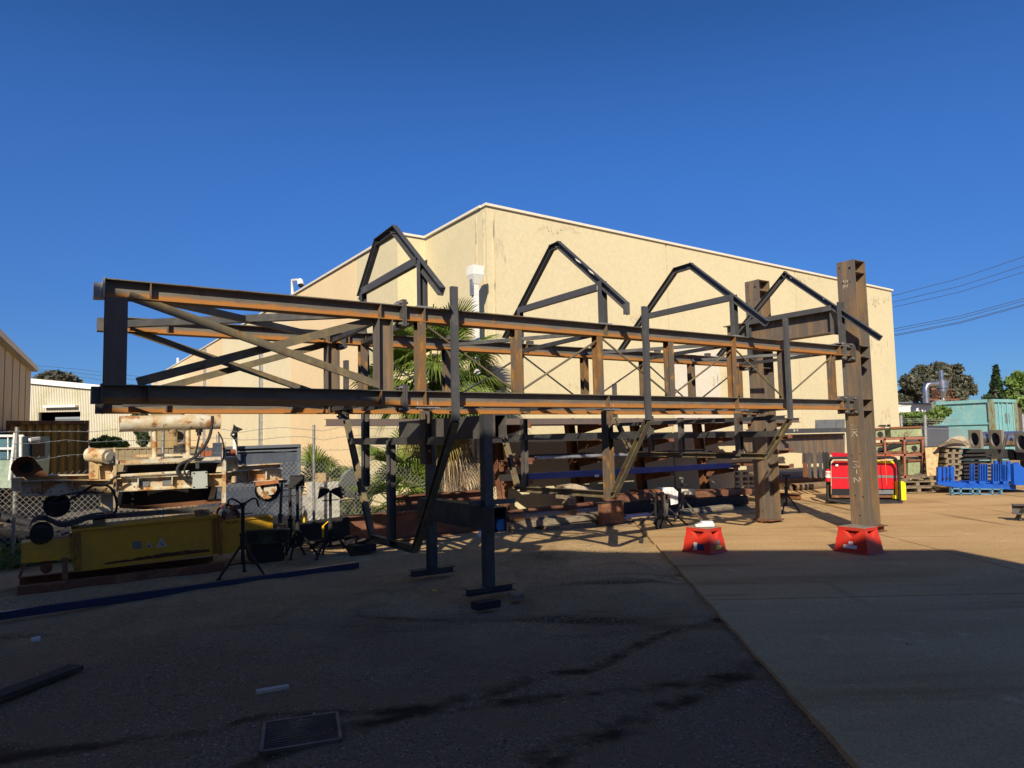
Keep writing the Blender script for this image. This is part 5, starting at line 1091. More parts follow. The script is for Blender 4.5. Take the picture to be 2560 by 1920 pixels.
t,P,hz=pipe_stand((1668,1316),(1666,1222),'flat','dark pipe stand with a striped rag draped over its head',.36,m_dark)
m=MB(); hd=P(hz)
R=Vector((1,.0,0)); 
m.add([hd+R*-.17+ZX*.03+Vector((0,-.03,0)),hd+R*-.02+ZX*.03+Vector((0,-.07,0)),hd+R*.10+ZX*.03+Vector((0,-.07,0)),hd+R*.19-ZX*.05+Vector((0,-.06,0)),hd+R*.18-ZX*.26+Vector((0,-.07,0)),hd+R*.05-ZX*.28+Vector((0,-.08,0)),hd+R*.04-ZX*.12+Vector((0,-.08,0)),hd+R*-.08-ZX*.06+Vector((0,-.07,0)),hd+R*.1+ZX*.02+Vector((0,.06,0)),hd+R*-.1+ZX*.02+Vector((0,.05,0))],[(0,1,7),(1,2,6,7),(2,3,4,5,6),(0,9,8,2,1)])
m.build('rag',m_rag,t)
t,P,hz=pipe_stand((1708,1298),(1705,1192),'flat','pale steel pipe stand with a crank, rightmost of the trio on the sunlit gravel',.32,m_steel)
m=MB(); m.box(P(hz*.66)+Vector((0,-.03,0)),.05,.03,.07); m.build('tag_plate',m_white,t)
m=MB(); k0=P(hz*.64)+Vector((.03,-.03,0)); m.tube([k0,k0+Vector((.05,0,.02)),k0+Vector((.09,0,-.02)),k0+Vector((.07,0,-.07))],.009,6); m.build('crank',m_galv,t)
tag(MB().disc(G(1391,1360),ZX,.03,.05,12).build('small_tin',m_dark) if False else MB().tube([G(1603,1354),G(1603,1354)+ZX*.055],.035,12).build('small_dark_tin',m_dark),'small dark tin on the sunlit gravel left of the red stool','tin')
# ------------------------------------------------------------------ red step stools
def stool(A,C,B,htop,label,grp='red step stools'):
    a=G(*A,.012); c=G(*C,.012); b_=G(*B,.012)
    ex=(a-c); ey=(b_-c); LX=ex.length; X=ex.normalized(); Yv=(ey-X*ey.dot(X)).normalized(); LY=max(abs(ey.dot(Yv)),.38); LX=min(max(LX,.40),.56)
    ctr=c+X*LX/2+Yv*LY/2; z0=.012
    t=thing('step_stool',Vector((ctr.x,ctr.y,z0)),label,'step stool',grp)
    H=htop
    def rg(f,z,r=.0): return [ctr.xy.to_3d()+X*sx*(LX/2*f-r)+Yv*sy*(LY/2*f-r)+ZX*z for sx,sy in ((-1,-1),(1,-1),(1,1),(-1,1))]
    m=MB(); m.hexa(rg(1.04,z0)+rg(1.0,z0+.025)); m.hexa(rg(.97,z0+.025)+rg(.88,z0+H*.55)); o=m.build('lower_skirt',m_redplastic,t)
    # upper body: four corner pillars, recessed middle, overhanging rim
    m=MB(); m.hexa(rg(.56,z0+H*.5)+rg(.50,z0+H*.88)); m.build('core',M('shaded_red_plastic',(.30,.02,.015),(),.6),t)  # darker red copy paints in the shade inside the hand holes
    m=MB(); lo=rg(.86,z0+H*.55); hi=rg(.78,z0+H*.92); C0=ctr.xy.to_3d()
    for i in range(4):
        j=(i+1)%4
        def q(a,f,g): # f along the side from corner i, g inwards
            p=a[i].lerp(a[j],f); return p.lerp(C0+ZX*p.z,g)
        # left and right cheeks: outer skin narrows downwards to the middle, leaving a triangular hand hole
        for sg in (0,1):
            F_=lambda a,f,g: q(a,f if sg==0 else 1-f,g)
            m.add([F_(lo,0,0),F_(lo,.5,0),F_(hi,.10,0),F_(hi,0,0)],[(0,1,2,3)])
            m.add([F_(lo,.5,0),F_(hi,.10,0),F_(hi,.10,.30),F_(lo,.5,.34)],[(0,1,2,3)])
    m.build('upper_body',m_redplastic,t)
    m=MB(); m.hexa(rg(.79,z0+H*.86)+rg(.81,z0+H*.985)); m.build('rim',m_redplastic,t)
    m=MB(); m.hexa(rg(.77,z0+H*.987)+rg(.75,z0+H)); m.build('tread',m_greytop,t)
    return t,ctr,X,Yv,LX,LY,z0,H
t1,c1,X1,Y1,lx,ly,z0,H1=stool((1706,1378),(1777,1387),(1816,1379),.335,'bright red plastic step stool carrying a white folded cloth')
fc=c1.xy.to_3d()-Y1*(ly/2*.985); 
def onface(dx,z,n,along,mat,name,w,h,par,ctr,half):
    tt=(z-z0)/(H1*.55); f=.97+(.88-.97)*tt; p=ctr.xy.to_3d()+n*(half*f+.003)+along*dx+ZX*z
    up=(ZX*1+n*(-.09*half/(H1*.55)*1.0)).normalized(); m=MB(); m.box(p,w,.003,h,along,n,up); return m.build(name,mat,par)
m_navyst=M('navy_sticker',(.02,.03,.10),(),.5); m_yst=M('yellow_sticker',(.65,.62,.08),(),.5)
nA=-Y1; sA=X1   # face towards lower-left
o=onface(.02,.10,nA,sA,m_paper,'sticker',.055,.10,t1,c1,ly/2); o=onface(-.065,.095,nA,sA,m_navyst,'sticker',.11,.085,t1,c1,ly/2)
nB=-X1; sB=Y1
onface(.02,.15,nB,sB,m_grey,'sticker',.07,.06,t1,c1,lx/2); onface(.02,.085,nB,sB,m_yst,'sticker',.12,.05,t1,c1,lx/2)
o=onface(.055,.10,nA,sA,m_navyst,'sticker_dot',.028,.04,t1,c1,ly/2+.003)
cl=thing('folded_cloth',c1.xy.to_3d()+ZX*(z0+H1),'white folded cloth lying on the left red step stool','cloth'); m=MB(); q=c1.xy.to_3d()+ZX*(z0+H1+.001)+Y1*.05+X1*.0
m.box(q+ZX*.022,.21,.11,.04,Vector((1,0,0)),Vector((0,1,0))); m.box(q+ZX*.018-Vector((.12,0.02,0)),.06,.06,.03); m.build('cloth',m_white,cl)
m=MB(); m.box(q+ZX*.055+Vector((.02,.02,0)),.16,.10,.025); m.build('fold',M('pale_cloth_shade',(.6,.62,.68),(),.9),cl)
t2,c2_,X2,Y2,lx2,ly2,z0,H2=stool((2085,1377),(2170,1388),(2200,1380),.335,'dull red step stool with a white sticker in front of the nearer rusty column')
o=onface(.01,.09,-Y2,X2,m_paper,'sticker',.19,.045,t2,c2_,ly2/2); o=onface(.0,.14,-Y2,X2,m_paper,'sticker',.06,.04,t2,c2_,ly2/2)
# ------------------------------------------------------------------ foreground bits
gr=thing('drain_grate',G(752,1835),'rusty rectangular steel drain grate set in the dark gravel','drain grate')
cA,cB,cC,cD_=G(662,1817),G(842,1791),G(852,1858),G(652,1891); m=MB()
for p,q in ((cA,cB),(cB,cC),(cC,cD_),(cD_,cA)): m.bar(p+ZX*.012,q+ZX*.012,.018,.03)
m.build('frame',m_steel,gr); m=MB()
for i in range(1,13): t_=i/13; m.bar(cA.lerp(cD_,t_)+ZX*.014,cB.lerp(cC,t_)+ZX*.014,.005,.024)
m.build('bar',m_steel,gr); m=MB(); m.prism([cA+ZX*-.0,cB,cC,cD_],ZX*.004); m.build('pit',m_black,gr)
p=G(680,1723); m=MB(); m.bar(G(641,1730,.015),G(722,1716,.015),.045,.02); tag(m.build('pale_wood_strip',M('pale_wood',(.50,.45,.38),(),.8)),'short pale strip of wood lying on the dark gravel near the drain grate','wood')
m=MB(); m.bar(G(-60,1762,.02),G(190,1668,.02),.13,.035); tag(m.build('old_plank',M('dark_wet_timber',(.05,.034,.024),[((.085,.06,.04),7,.5,.65,(1,1,4))],.9)),'long dark weathered plank lying at the left edge of the foreground','plank')
p=G(88,1607); m=MB(); m.tube([p+ZX*.025-UX*.03,p+ZX*.025+UX*.035],[.02,.027],14); tag(m.build('paper_cup',M('dirty_paper',(.6,.58,.55),(),.9)),'crushed white paper cup lying on the gravel at the left','cup')
for (x,y,l) in ((1687,1449,'yellow scrap'),(1072,1478,'thin yellow')): 
    p=G(x,y,.01); m=MB(); m.add([p,p+Vector((.06,.01,.02)),p+Vector((.10,-.02,.004)),p+Vector((.05,-.04,.012)),p+Vector((-.03,-.02,.015))],[(0,1,2,3),(0,3,4)]); tag(m.build('yellow_scrap',m_yst),l+' of plastic on the ground '+('beside the concrete slab edge' if x>1500 else 'behind the trestle feet'),'scrap')
# ------------------------------------------------------------------ red generator in a roll cage
D=16.3; gn=thing('red_generator',G(2160,1256),'red engine-driven welder generator in a black tube cage behind the nearer column','generator')
y3=lambda pts,d,t,mb: mb.prism([Y(x,y,d) for x,y in pts],Vector((0,t,0)))
VD=Vector((.44,.90,0)); y4=lambda pts,d,t,mb: mb.prism([Y(x,y,d) for x,y in pts],VD*t)
m=MB(); y4([(2078,1160),(2083,1154),(2236,1156),(2241,1165),(2244,1222),(2079,1222)],D,.75,m); m.build('canopy',m_redpaint,gn)
m=MB(); y4([(2079,1222.4),(2244,1222.4),(2245,1238),(2079,1238)],D+.01,.73,m); m.build('lower_panel',m_black,gn)
m=MB(); y4([(2079,1238.4),(2245,1238.4),(2245,1244),(2079,1244)],D-.01,.75,m); m.build('rusty_skirt',m_rustplain,gn)
m=MB(); y3([(2192,1188),(2243,1189),(2243,1195),(2192,1194)],D-.006,.005,m); y3([(2079,1193),(2120,1194),(2120,1196),(2079,1195)],D-.008,.006,m); m.build('stripe',m_grey,gn)
m=MB(); y3([(2196,1225),(2234,1225),(2234,1235),(2196,1235)],D-.004,.005,m); m.build('vent_panel',m_grey,gn)
m=MB(); y3([(2190,1151),(2232,1152),(2236,1159),(2190,1157)],D-.03,.2,m); m.build('yellow_lid',m_yellowp,gn)
m=MB(); m.prism([Y(2076,1131,D+.5),Y(2122,1133,D+.5),Y(2126,1145,D+.3),Y(2084,1145,D+.3)],Vector((0,.02,0))); m.build('open_lid',m_redpaint,gn)
m=MB(); m.tube([Y(2092,1163,D-.01),Y(2092,1163,D-.05)],.03,12); m.build('knob',m_white,gn)
m=MB(); m.tube([Y(2069,1250,D-.25),Y(2069,1158,D-.25),Y(2071,1149,D-.25),Y(2078,1145,D-.25),Y(2225,1143,D-.25),Y(2238,1146,D-.25),Y(2246,1156,D-.25),Y(2250,1252,D-.25)],.032,10)
m.tube([Y(2069,1250,D-.25),Y(2080,1251,D-.25),Y(2125,1259,D-.4),Y(2255,1257,D-.4)],.036,8); m.build('roll_cage',m_dark,gn)
m=MB(); m.tube([Y(x,y,D-.25)+VD*1.1 for x,y in ((2069,1250),(2069,1158),(2078,1149),(2238,1148),(2246,1158),(2250,1252))],.03,8); m.build('roll_cage',m_dark,gn)
m=MB(); y4([(2066,1249),(2253,1251),(2253,1255),(2066,1253)],D-.2,1.1,m); m.build('skid',m_dark,gn)
m=MB(); y3([(2243,1203),(2258,1203),(2264,1208),(2266,1250),(2256,1250),(2246,1247)],D-.12,.5,m); y3([(2238,1238),(2250,1240),(2250,1249),(2238,1247)],D-.12,.3,m); m.build('yellow_guard',m_yellowp,gn)
fe=thing('fire_extinguisher',Y(2070,1204,D-.32),'small red fire extinguisher with white bands strapped to the generator cage','extinguisher')
m=MB(); m.tube([Y(2070,1204,D-.36),Y(2070,1176,D-.36),Y(2070,1172,D-.36)],[.055,.055,.02],14); m.build('cylinder',m_redpaint,fe)
m=MB(); 
for a_,b_ in ((1178,1181),(1184,1186),(1188,1194)): m.tube([Y(2070,b_,D-.36),Y(2070,a_,D-.36)],.0565,14)
m.build('label',m_white,fe); m=MB(); m.bar(Y(2067,1171,D-.36),Y(2075,1168,D-.36),.03,.03); m.build('valve',m_black,fe)
oc=MB(); rnd=random.Random(4)
for k in range(5): oc.tube([Y(2190+i*9,1141+3*math.sin(i*1.3+k*1.7)+k*1.2,D-.1+.1*math.sin(k+i)) for i in range(6)],.012,5)
oc.tube([Y(2213,1146,D-.3),Y(2214,1165,D-.32),Y(2216,1190,D-.3),Y(2217,1212,D-.3)],.008,5); tag(oc.build('orange_cord',m_orangecord),'coiled orange cord draped over the top of the red generator','cord')
# ------------------------------------------------------------------ red-brown shelf rack with green boxes
D=19.3; sr=thing('shelf_rack',G(2250,1205),'red-brown steel shelf rack full of green metal boxes right of the nearer column','rack')
mpk=M('pink_red_oxide',(.30,.12,.075),[((.17,.07,.045),5,.45,.65,ONE)],.75)
for x,y0,y1 in ((2186,1095,1205),(2213,1096,1140),(2262,1094,1206),(2308,1096,1206)): m=MB(); m.bar(Y(x,y1,D),Y(x-2,y0,D),.05,.05); m.build('post',mpk,sr); m=MB(); m.bar(Y(x-8,y1-4,D+1.1),Y(x-10,y0-1,D+1.1),.05,.05); m.build('post',mpk,sr)
for y in (1096,1137,1192):
    m=MB(); m.bar(Y(2184,y+2,D),Y(2311,y-1,D),.05,.06); m.build('rail',mpk,sr); m=MB(); m.bar(Y(2176,y+1,D+1.1),Y(2304,y-2,D+1.1),.05,.06); m.bar(Y(2311,y-1,D),Y(2304,y-2,D+1.1),.05,.05); m.build('rail',mpk,sr)
    m=MB(); m.prism([Y(2184,y+1.5,D+.03),Y(2311,y-1.5,D+.03),Y(2304,y-2.5,D+1.08),Y(2176,y+.5,D+1.08)],ZX*.01); m.build('shelf',m_rustplain,sr)
bx=[((2190,1073),(2211,1070),(2213,1093),(2190,1094),'left dark-mouthed green box on the top shelf of the red-brown rack'),((2226,1070),(2303,1067),(2306,1090),(2228,1093),'wide rust-streaked pale green box on the top shelf'),((2190,1112),(2212,1110),(2212,1133),(2190,1134),'narrow green box on the middle shelf at the left'),((2218,1108),(2260,1106),(2260,1131),(2218,1133),'green box with bars leaning across it on the middle shelf'),((2266,1108),(2306,1105),(2306,1130),(2266,1132),'pale green box with a rounded hole on the middle shelf at the right'),((2270,1152),(2306,1150),(2306,1186),(2270,1188),'green box half hidden on the bottom shelf')]
for a,b_,c,d_,l in bx:
    t=thing('green_box',Y(*d_,D+.15),l,'box','green boxes on the shelf rack'); m=MB(); y3([a,b_,c,d_],D+.12,.8,m); m.build('body',m_greenrust,t)
    x_=(a[0]+b_[0])/2
    if a[0] in (2190,2266): m=MB(); m.disc(Y(x_,a[1]+13,D+.115),Vector((0,-1,0)),.08,.004,16); m.build('opening',m_dark,t)
    m=MB(); m.bar(Y(a[0]-1,a[1],D+.1),Y(b_[0]+1,b_[1],D+.1),.06,.05); m.build('rim',m_rustplain,t)
jn=MB(); rnd=random.Random(8)
for i in range(14): x=rnd.uniform(2190,2290); jn.bar(Y(x,1133+rnd.uniform(-3,2),D-.05+rnd.random()*.3),Y(x+rnd.uniform(15,40),1131+rnd.uniform(-3,2),D+rnd.random()*.3),.04,.04)
tag(jn.build('scrap_bars',m_rustplain),'loose rusty bars lying along the middle shelf of the red-brown rack','bars')
jn=MB()
for i in range(6): jn.bar(Y(2190+i*3,1130-i*1,D-.02),Y(2235+i*5,1108+i*.5,D+.05),.02,.02)
tag(jn.build('leaning_rods',m_dark),'thin dark rods leaning diagonally across the green boxes','rods')
m=MB(); y3([(2202,1066),(2208,1062),(2216,1062),(2216,1067)],D+.3,.2,m); y3([(2222,1061),(2226,1061),(2227,1067),(2222,1067)],D+.3,.1,m); tag(m.build('valve_stub',m_dark),'small dark valve stubs on top of the green boxes','valve')
m=MB(); m.prism([Y(2313,1119,D-.1),Y(2349,1118,D-.1),Y(2341,1190,D-.5),Y(2318,1193,D-.5)],Vector((0,.02,0))); tag(m.build('chipboard_sheet',m_ply),'pale chipboard sheet leaning against the red-brown shelf rack','board')
# pallets
def pallet(name,x0,x1,y,h,D,label,n=3,mt=m_timber):
    t=thing(name,Y((x0+x1)/2,y,D),label,'pallet'); m=MB(); a=Y(x0,y,D);c=Y(x1,y,D); hh=h*D/FPX
    for k in range(n): x=a.lerp(c,k/(n-1)); m.box(x+ZX*hh*.45+Vector((0,.5,0)),.09,1.0,hh*.6)
    m.build('bearer',mt,t); m=MB()
    for k in range(6): 
        m.box(a.lerp(c,.5)+ZX*hh*.88+Vector((0,.06+k*.18,0)),(c-a).length,.11,hh*.2); m.box(a.lerp(c,.5)+ZX*hh*.06+Vector((0,.06+k*.18,0)),(c-a).length,.11,hh*.13)
    m.build('board',mt,t); return t
pallet('timber_pallet',2262,2336,1232,14,18.2,'bottom splayed timber pallet on the slab right of the generator')
pallet('timber_pallet',2258,2332,1216,13,18.4,'upper timber pallet of the low pair right of the generator')
wb=MB(); rnd=random.Random(12)
for i in range(16): x=rnd.uniform(2262,2335); y=rnd.uniform(1192,1202); wb.bar(Y(x,y,18.5),Y(x+rnd.uniform(10,30),y-rnd.uniform(-3,14),18.9+rnd.random()*.4),.08,.04)
tag(wb.build('broken_boards',m_timber),'heap of broken boards on the low pallets beneath the shelf rack','boards')
for k in range(6): pallet('timber_pallet',2366+k%2*3,2399+k%3*2,1202-k*14,14,19.0,['lowest','second lowest','third','fourth','fifth','topmost'][k]+' pallet of the tall pallet stack beside the chipboard sheet')
dk=MB(); 
for k in range(9): dk.box(Y(2418,1200-k*9,19.8)+ZX*.0,.75,.9,.055)
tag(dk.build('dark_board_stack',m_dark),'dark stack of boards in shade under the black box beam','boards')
tp=thing('tarp_heap',Y(2400,1118,19.2),'pale crumpled tarpaulin and boards on top of the pallet stack','tarpaulin'); m=MB()
T=[(2345,1116),(2362,1106),(2378,1094),(2398,1089),(2412,1092),(2420,1100),(2424,1118)]
m.add([Y(x,y,19.0) for x,y in T]+[Y(x+4,y+2,19.7) for x,y in T]+[Y(2345,1118,18.9),Y(2424,1119,18.9)],[(i,i+1,8+i,7+i) for i in range(6)]+[(0,14,15,6,5,4,3,2,1)]); m.build('tarp',M('dirty_tarp',(.42,.36,.27),[((.2,.15,.1),5,.48,.6,ONE),((.6,.57,.5),8,.6,.7,ONE)],.9),tp)
wb=MB()
for i in range(9): wb.bar(Y(2345+i*4,1117-i*1.5,18.8),Y(2385+i*4,1098+i*1.2,18.9),.07,.03)
tag(wb.build('loose_planks',m_timber),'loose planks sliding off the tarpaulin heap','planks')
# stainless pipe with square flanges on black box beams
DX=Vector((1,0,0)); DY=Vector((0,1,0))
def flange(c,s,r,t,sp):
    m=MB(); n=32
    for a,sg in ((0,1),(t,-1)): pass
    sq=[];ci=[]
    for k in range(n):
        an=2*math.pi*k/n; cy,cz=math.cos(an),math.sin(an); q=s/max(abs(cy),abs(cz)); sq.append((cy*q,cz*q)); ci.append((cy*r,cz*r))
    V=[c+DY*y+ZX*z for y,z in sq]+[c+DY*y+ZX*z for y,z in ci]+[c+DX*t+DY*y+ZX*z for y,z in sq]+[c+DX*t+DY*y+ZX*z for y,z in ci]
    F_=[]
    for k in range(n):
        j=(k+1)%n; F_+=[(k,j,n+j,n+k),(2*n+k,2*n+j,3*n+j,3*n+k),(k,j,2*n+j,2*n+k),(n+k,n+j,3*n+j,3*n+k)]
    m.add(V,F_); return m.build('flange_plate',m_machined,sp)
for x,yy,d_,lb in ((2436,1098,20.3,'leftmost bare metal pipe with a thick square flange plate on the black box beam'),(2488,1099,19.7,'middle bare metal pipe with a square flange plate, partly behind its right neighbour'),(2554,1106,19.0,'bare metal pipe with square flange plate cut by the right edge of the photo')):
    c=Y(x,yy,d_); sp=thing('flanged_pipe',c-ZX*.27,lb,'pipe','flanged pipes on the box beams'); flange(c,.265,.19,.075,sp); m=MB(); m.pipe(c+DX*.08,c+DX*1.3,.205,.012,32); m.build('pipe',m_stainless,sp)
for k,(x0,x1,y) in enumerate(((2416,2526,1134),(2531,2640,1138))):
    m=MB(); m.hollow(Y(x0,y,19.8),Y(x1,y+1,19.8),.30,.27,.012); o=tag(m.build('black_box_beam',m_dark),('left' if k==0 else 'right')+' black open-ended box beam carrying the flanged metal pipe','box beam')
    m=MB(); m.prism([Y(x0+22,y+13,19.8),Y(x0+30,y+13,19.8),Y(x0+44,1195,19.8),Y(x0+26,1195,19.8)],DY*.05); m.prism([Y(x0+80,y+13,20.1),Y(x0+90,y+13,20.1),Y(x0+92,1195,20.1),Y(x0+70,1195,20.1)],DY*.05); m.build('trestle_leg',m_dark if k else m_steel,o)
m=MB(); m.bar(Y(2520,1085,18.5),Y(2497,1172,18.3),.022,.022); m.bar(Y(2513,1091,18.5),Y(2499,1150,18.4),.022,.022); tag(m.build('pry_bars',m_steel_dark),'two long dark handles leaning against the flanged pipe','handles')
# blue frames
DX=Vector((1,0,0)); DY=Vector((0,1,0))
bf_=thing('blue_steel_frame',G(2440,1228),'bright royal blue steel frame with upright posts lying on the slab at the right','steel frame'); D=18.0
for x,y0,w_ in ((2350,1168,8),(2361,1168,6),(2370,1167,6),(2381,1166,9)): m=MB(); y3([(x-w_/2,y0),(x+w_/2,y0),(x+w_/2,1206),(x-w_/2,1206)],D+.3,.1,m); m.build('plate_upright',m_royal,bf_)
for x,y0 in ((2430,1160),(2451,1160),(2463,1160),(2484,1160),(2496,1160),(2513,1162),(2541,1156)):
    m=MB()
    for dx in (-3,3): m.bar(Y(x+dx,1203,D),Y(x+dx,y0,D),.02,.09,DY)
    m.bar(Y(x,1203,D+.05),Y(x,y0,D+.05),.05,.01,DY); m.build('upright',m_royal,bf_)
for x,y0 in ((2489,1152),(2508,1153),(2521,1153)): m=MB(); m.bar(Y(x,1200,D+1.2),Y(x,y0,D+1.2),.09,.06,DY); m.build('upright',m_royal,bf_)
m=MB()
m.prism([Y(2342,1208,D),Y(2540,1208,D),Y(2540,1204,D+2.0),Y(2385,1200,D+2.0)],ZX*.03); y3([(2342,1206),(2540,1212),(2540,1224),(2395,1219),(2346,1212)],D-.1,.12,m)
for x in (2430,2456,2490,2515): y3([(x-8,1203),(x+10,1203),(x+4,1212),(x-6,1212)],D-.12,.25,m)
m.build('base',m_royal,bf_); m=MB()
for x in (2358,2368,2377): m.disc(Y(x,1196,D+.29),-DY,.028,.006,10)
m.build('bolt_hole',m_dark,bf_)
y_=MB(); y3([(2534,1160),(2544,1157),(2560,1170),(2600,1172),(2600,1216),(2536,1212)],D-.3,.12,y_); tag(y_.build('blue_bracket_plate',m_royal),'large royal blue bracket plate at the right edge of the photo','plate')
lr=thing('pale_blue_rail',G(2440,1236),'pale blue slotted rail lying under the royal blue frame','rail'); m=MB(); mlb=M('pale_blue_paint',(.10,.22,.34),(),.5)
y3([(2380,1231),(2508,1236),(2508,1239),(2380,1234)],D-.5,.1,m); y3([(2380,1220),(2508,1222),(2508,1225),(2380,1223)],D-.5,.1,m)
for x in (2381,2402,2432,2449,2481,2504): y3([(x-2,1220),(x+2,1220),(x+3,1238),(x-2,1237)],D-.5,.1,m)
m.build('rail',mlb,lr)
# beam stub at the right edge
sb2=thing('beam_on_stand',G(2560,1300),'dark I-beam end resting on a small stand at the right edge','beam'); D2=G(2545,1303).y
m=MB(); m.ibeam(Y(2530,1272,D2),Y(2640,1276,D2-.3),.2,.16,.012,.01); m.build('beam',m_steel,sb2); m=MB(); m.bar(Y(2560,1272,D2-.12),G(2538,1302),.05,.04); m.bar(Y(2545,1285,D2),G(2552,1303),.05,.04); m.build('stand',m_steel_dark,sb2)
# ------------------------------------------------------------------ sea-green container
ct=thing('sea_green_container',Vector((24.5,36,0)),'sea-green shipping container with rusty corner post and a numbered door','shipping container')
K_=Y(2484,1100,36.0); K_.z=0; al=math.radians(32); dB=Vector((math.cos(al),math.sin(al),0)); dA=Vector((-math.sin(al),math.cos(al),0)); zt=Y(2484,999,36).z; LB=2.45; LA=2.75
m=MB(); m.hexa([K_,K_+dB*LB,K_+dB*LB+dA*LA,K_+dA*LA]+[p+ZX*zt for p in (K_,K_+dB*LB,K_+dB*LB+dA*LA,K_+dA*LA)]); m.build('body',m_teal,ct)
m=MB()
for p in (K_,K_+dB*LB,K_+dA*LA): m=MB(); m.box(p+ZX*zt/2,.22,.22,zt+.06,dB,dA); m.build('corner_post',M('rusty_teal_post',(.22,.28,.20),[((.2,.13,.05),4,.48,.6,(3,3,.6))],.7),ct)
m=MB(); zr=Y(2440,1059,36).z
m.bar(K_+dA*LA+ZX*(zt-.05)-dB*.06,K_+ZX*(zt-.05)-dB*.06,.1,.16); m.bar(K_+dA*LA+ZX*zr-dB*.03,K_+ZX*zr-dB*.03,.1,.10); m.build('side_rail',m_teal,ct)
m=MB(); m.bar(K_+ZX*(zt-.05)-dA*.06,K_+dB*LB+ZX*(zt-.05)-dA*.06,.1,.16); m.build('door_header',m_teal,ct)
dr=MB(); 
for q in (.06,.52): dr.hexa([K_+dB*(q*LB)-dA*.03+ZX*.2,K_+dB*((q+.42)*LB)-dA*.03+ZX*.2,K_+dB*((q+.42)*LB)+ZX*.2,K_+dB*(q*LB)+ZX*.2]+[p+ZX*(zt-.45) for p in (K_+dB*(q*LB)-dA*.03+ZX*.2,K_+dB*((q+.42)*LB)-dA*.03+ZX*.2,K_+dB*((q+.42)*LB)+ZX*.2,K_+dB*(q*LB)+ZX*.2)])
do=dr.build('door',m_teal,ct); m=MB()
for q in (.25,.40,.62,.88): m.tube([K_+dB*(q*LB)-dA*.07+ZX*.15,K_+dB*(q*LB)-dA*.07+ZX*(zt-.15)],.025,6)
m.build('locking_bar',m_teal,do)
m=MB(); m.box(K_+dB*LB*.62-dA*.045+ZX*(zt-.95),.42,.01,.5,dB,dA); m.build('door_placard',m_grey,do); m=MB(); m.box(K_+dB*LB*.60-dA*.045+ZX*(zt-1.75),.38,.01,.16,dB,dA); m.build('door_number_plate',m_paper,do)
for i,chh in enumerate('03733'): text('painted_number',chh,.24,K_+dA*(LA*.86)-dB*.012+ZX*(zt-.40-i*.27),-dA,ZX,m_paper,ct)
# ------------------------------------------------------------------ right background
wbd=thing('white_shed',Y(2300,1040,45),'low white building with dark roof between the warehouse and the green container','building'); m=MB(); D=45
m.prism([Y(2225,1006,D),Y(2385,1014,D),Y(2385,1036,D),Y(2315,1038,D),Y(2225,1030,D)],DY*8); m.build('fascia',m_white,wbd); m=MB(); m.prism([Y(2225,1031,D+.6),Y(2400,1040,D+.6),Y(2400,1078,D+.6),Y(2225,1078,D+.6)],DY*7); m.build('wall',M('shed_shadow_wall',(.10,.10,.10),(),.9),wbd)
m=MB(); m.prism([Y(2225,1003,D-.1),Y(2385,1011,D-.1),Y(2385,1014,D-.2),Y(2225,1006,D-.2)],DY*8); m.build('roof',m_grey,wbd)
w2=thing('far_white_house',Y(2545,1000,70),'small white house roof far behind the container','house'); m=MB(); m.prism([Y(2520,1003,70),Y(2530,996,70),Y(2620,992,70),Y(2620,1010,70),Y(2520,1010,70)],DY*6); m.build('roof',m_white,w2)
m=MB(); m.prism([Y(2520,1010.3,70.2),Y(2620,1010.3,70.2),Y(2620,1080,70.2),Y(2520,1080,70.2)],DY*6); m.build('wall',m_tan,w2)
cy=thing('dust_cyclone',Y(2355,1000,43),'shiny metal dust cyclone with bent duct above the white shed roof','dust cyclone'); D=43
m=MB(); m.tube([Y(2316,1008,D),Y(2315,985,D),Y(2314,970,D),Y(2318,962,D),Y(2328,960,D),Y(2344,959.5,D)],.085*D/20,10); m.build('duct',m_stainless,cy)
m=MB(); c=Y(2355,961,D); m.tube([c+ZX*.22,c-ZX*.22],.33,18); m.tube([c-ZX*.23,c-ZX*.45],.25,16); m.tube([c-ZX*.45,c-ZX*1.2],[.22,.05],14); m.tube([c+ZX*.22,c+ZX*.5],.12,10); m.tube([c+ZX*.5,c+ZX*.85],.13,10); m.build('drum',m_stainless,cy)
m=MB()
for a,b_ in (((2332,974),(2332,1002)),((2342,974),(2334,1000)),((2374,974),(2385,1000)),((2328,972),(2378,974)),((2320,999),(2400,998)),((2344,992),(2384,992)),((2344,982),(2382,982)),((2322,999),(2330,1010)),((2380,1000),(2372,1012))): m.bar(Y(*a,D),Y(*b_,D+.5),.09,.09)
m.build('stand',m_redox,cy); m=MB(); m.prism([Y(2345,1000,D-.3),Y(2366,998,D-.3),Y(2352,1010,D-.3),Y(2332,1009,D-.3)],DY*.4); m.build('hopper',m_galv,cy)
G_=[(2275,955,26,22),(2305,938,30,26),(2345,932,30,28),(2380,938,24,28),(2410,955,22,18),(2425,968,16,16),(2290,980,34,24),(2330,975,40,26),(2375,980,34,24),(2265,985,20,18),(2255,1000,18,16),(2400,990,20,16),(2430,975,12,14),(2358,920,14,12),(2392,922,16,12)]
tree('gum_tree',G_,66,m_gum,.21,105,((2335,1080),.8),'broad grey-brown gum tree behind the dust cyclone','tree',31)
tree('cypress_tree',[(2490,925,5,14),(2490,945,9,18),(2491,965,13,18),(2492,982,17,16),(2493,998,19,14),(2470,996,12,10)],60,m_cyp,.22,190,((2492,1080),.4),'tall dark conical cypress behind the green container','tree',32)
tree('leafy_tree',[(2530,955,16,14),(2545,940,14,12),(2555,965,24,20),(2530,985,18,16),(2560,990,26,18),(2540,1000,20,10),(2552,1025,18,22)],62,m_green,.28,90,((2550,1090),.5),'green leafy tree right of the cypress','tree',33)
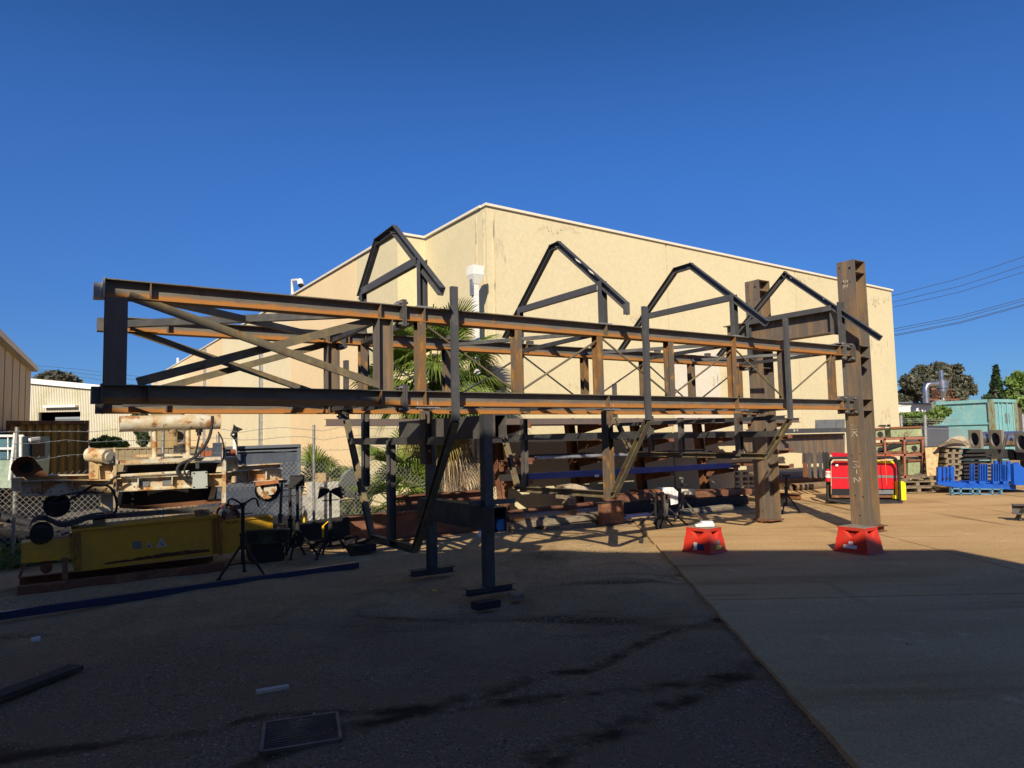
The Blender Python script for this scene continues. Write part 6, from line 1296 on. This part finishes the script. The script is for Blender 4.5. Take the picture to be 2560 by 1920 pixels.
D=30; rf=thing('yard_boundary_fence',Y(2312,1115,30),'galvanised mesh fence with white post and creeper behind the shelf rack','fence')
m=MB()
for x,y0,y1 in ((2252,1038,1100),(2312,1038,1116),(2556,1035,1080)): m.tube([Y(x+3,y1,24),Y(x,y0,24)],.055,8)
m.build('post',m_galv,rf); m=MB()
for k in range(46): 
    x=2236+k*3.6; m.bar(Y(x,1070,24.1),Y(x+26,1116,24.1),.006,.006); m.bar(Y(x+26,1070,24.12),Y(x,1116,24.12),.006,.006)
m.build('chain_mesh',m_wire,rf); m=MB()
for y in (1046,1055,1070,1050): m.tube([Y(2240,y,24),Y(2400,y+2,24)],.008,4)
m.build('wire',m_wire,rf)
m=MB(); y3([(2290,1066),(2372,1064),(2372,1120),(2290,1120)],24.8,.1,m); tag(m.build('navy_shade_cloth',M('navy_cloth',(.03,.04,.075),[((.05,.06,.1),3,.5,.7,ONE)],.9)),'dark navy screen cloth behind the mesh fence left of the container','screen')
c=thing('creeper_hedge',Y(2300,1070,26),'green creeper growing over the mesh fence below the white shed','hedge'); m=MB(); rnd=random.Random(44)
for bx_,by_,ra,rb in ((2265,1040,18,9),(2290,1038,20,9),(2318,1044,16,10),(2340,1036,20,14),(2355,1028,16,14),(2330,1050,24,10),(2280,1052,26,8)): p=Y(bx_,by_,26); k=26/FPX; leafcloud(m,p,ra*k,.5,rb*k,int(ra*rb*2.0),.07,rnd)
m.build('foliage',m_green,c); m=MB(); m.tube([Y(2300,1100,26),Y(2300,1045,26)],.05); m.build('stem',m_bark,c)
m=MB(); y3([(2226,1048),(2300,1052),(2300,1110),(2226,1110)],27,1,m); tag(m.build('parked_dark_van',m_black),'dark vehicle bodywork glimpsed behind the fence at the end of the warehouse','vehicle')
# power lines at the right
for k,(ya,yc,D) in enumerate(((741,641,34),(757,664,34),(770,680,34),(824,748,38),(830,754,38),(839,763,38),(842,766,38))):
    m=MB(); m.tube([Y(2225,ya,D),Y(2400,(ya+yc)/2+4+(k<3)*1,D),Y(2600,yc-13,D)],.012 if k<3 else .014,5); tag(m.build('power_line',m_powerline),'thin overhead power line in the sky right of the warehouse','power line','power lines right of the warehouse')
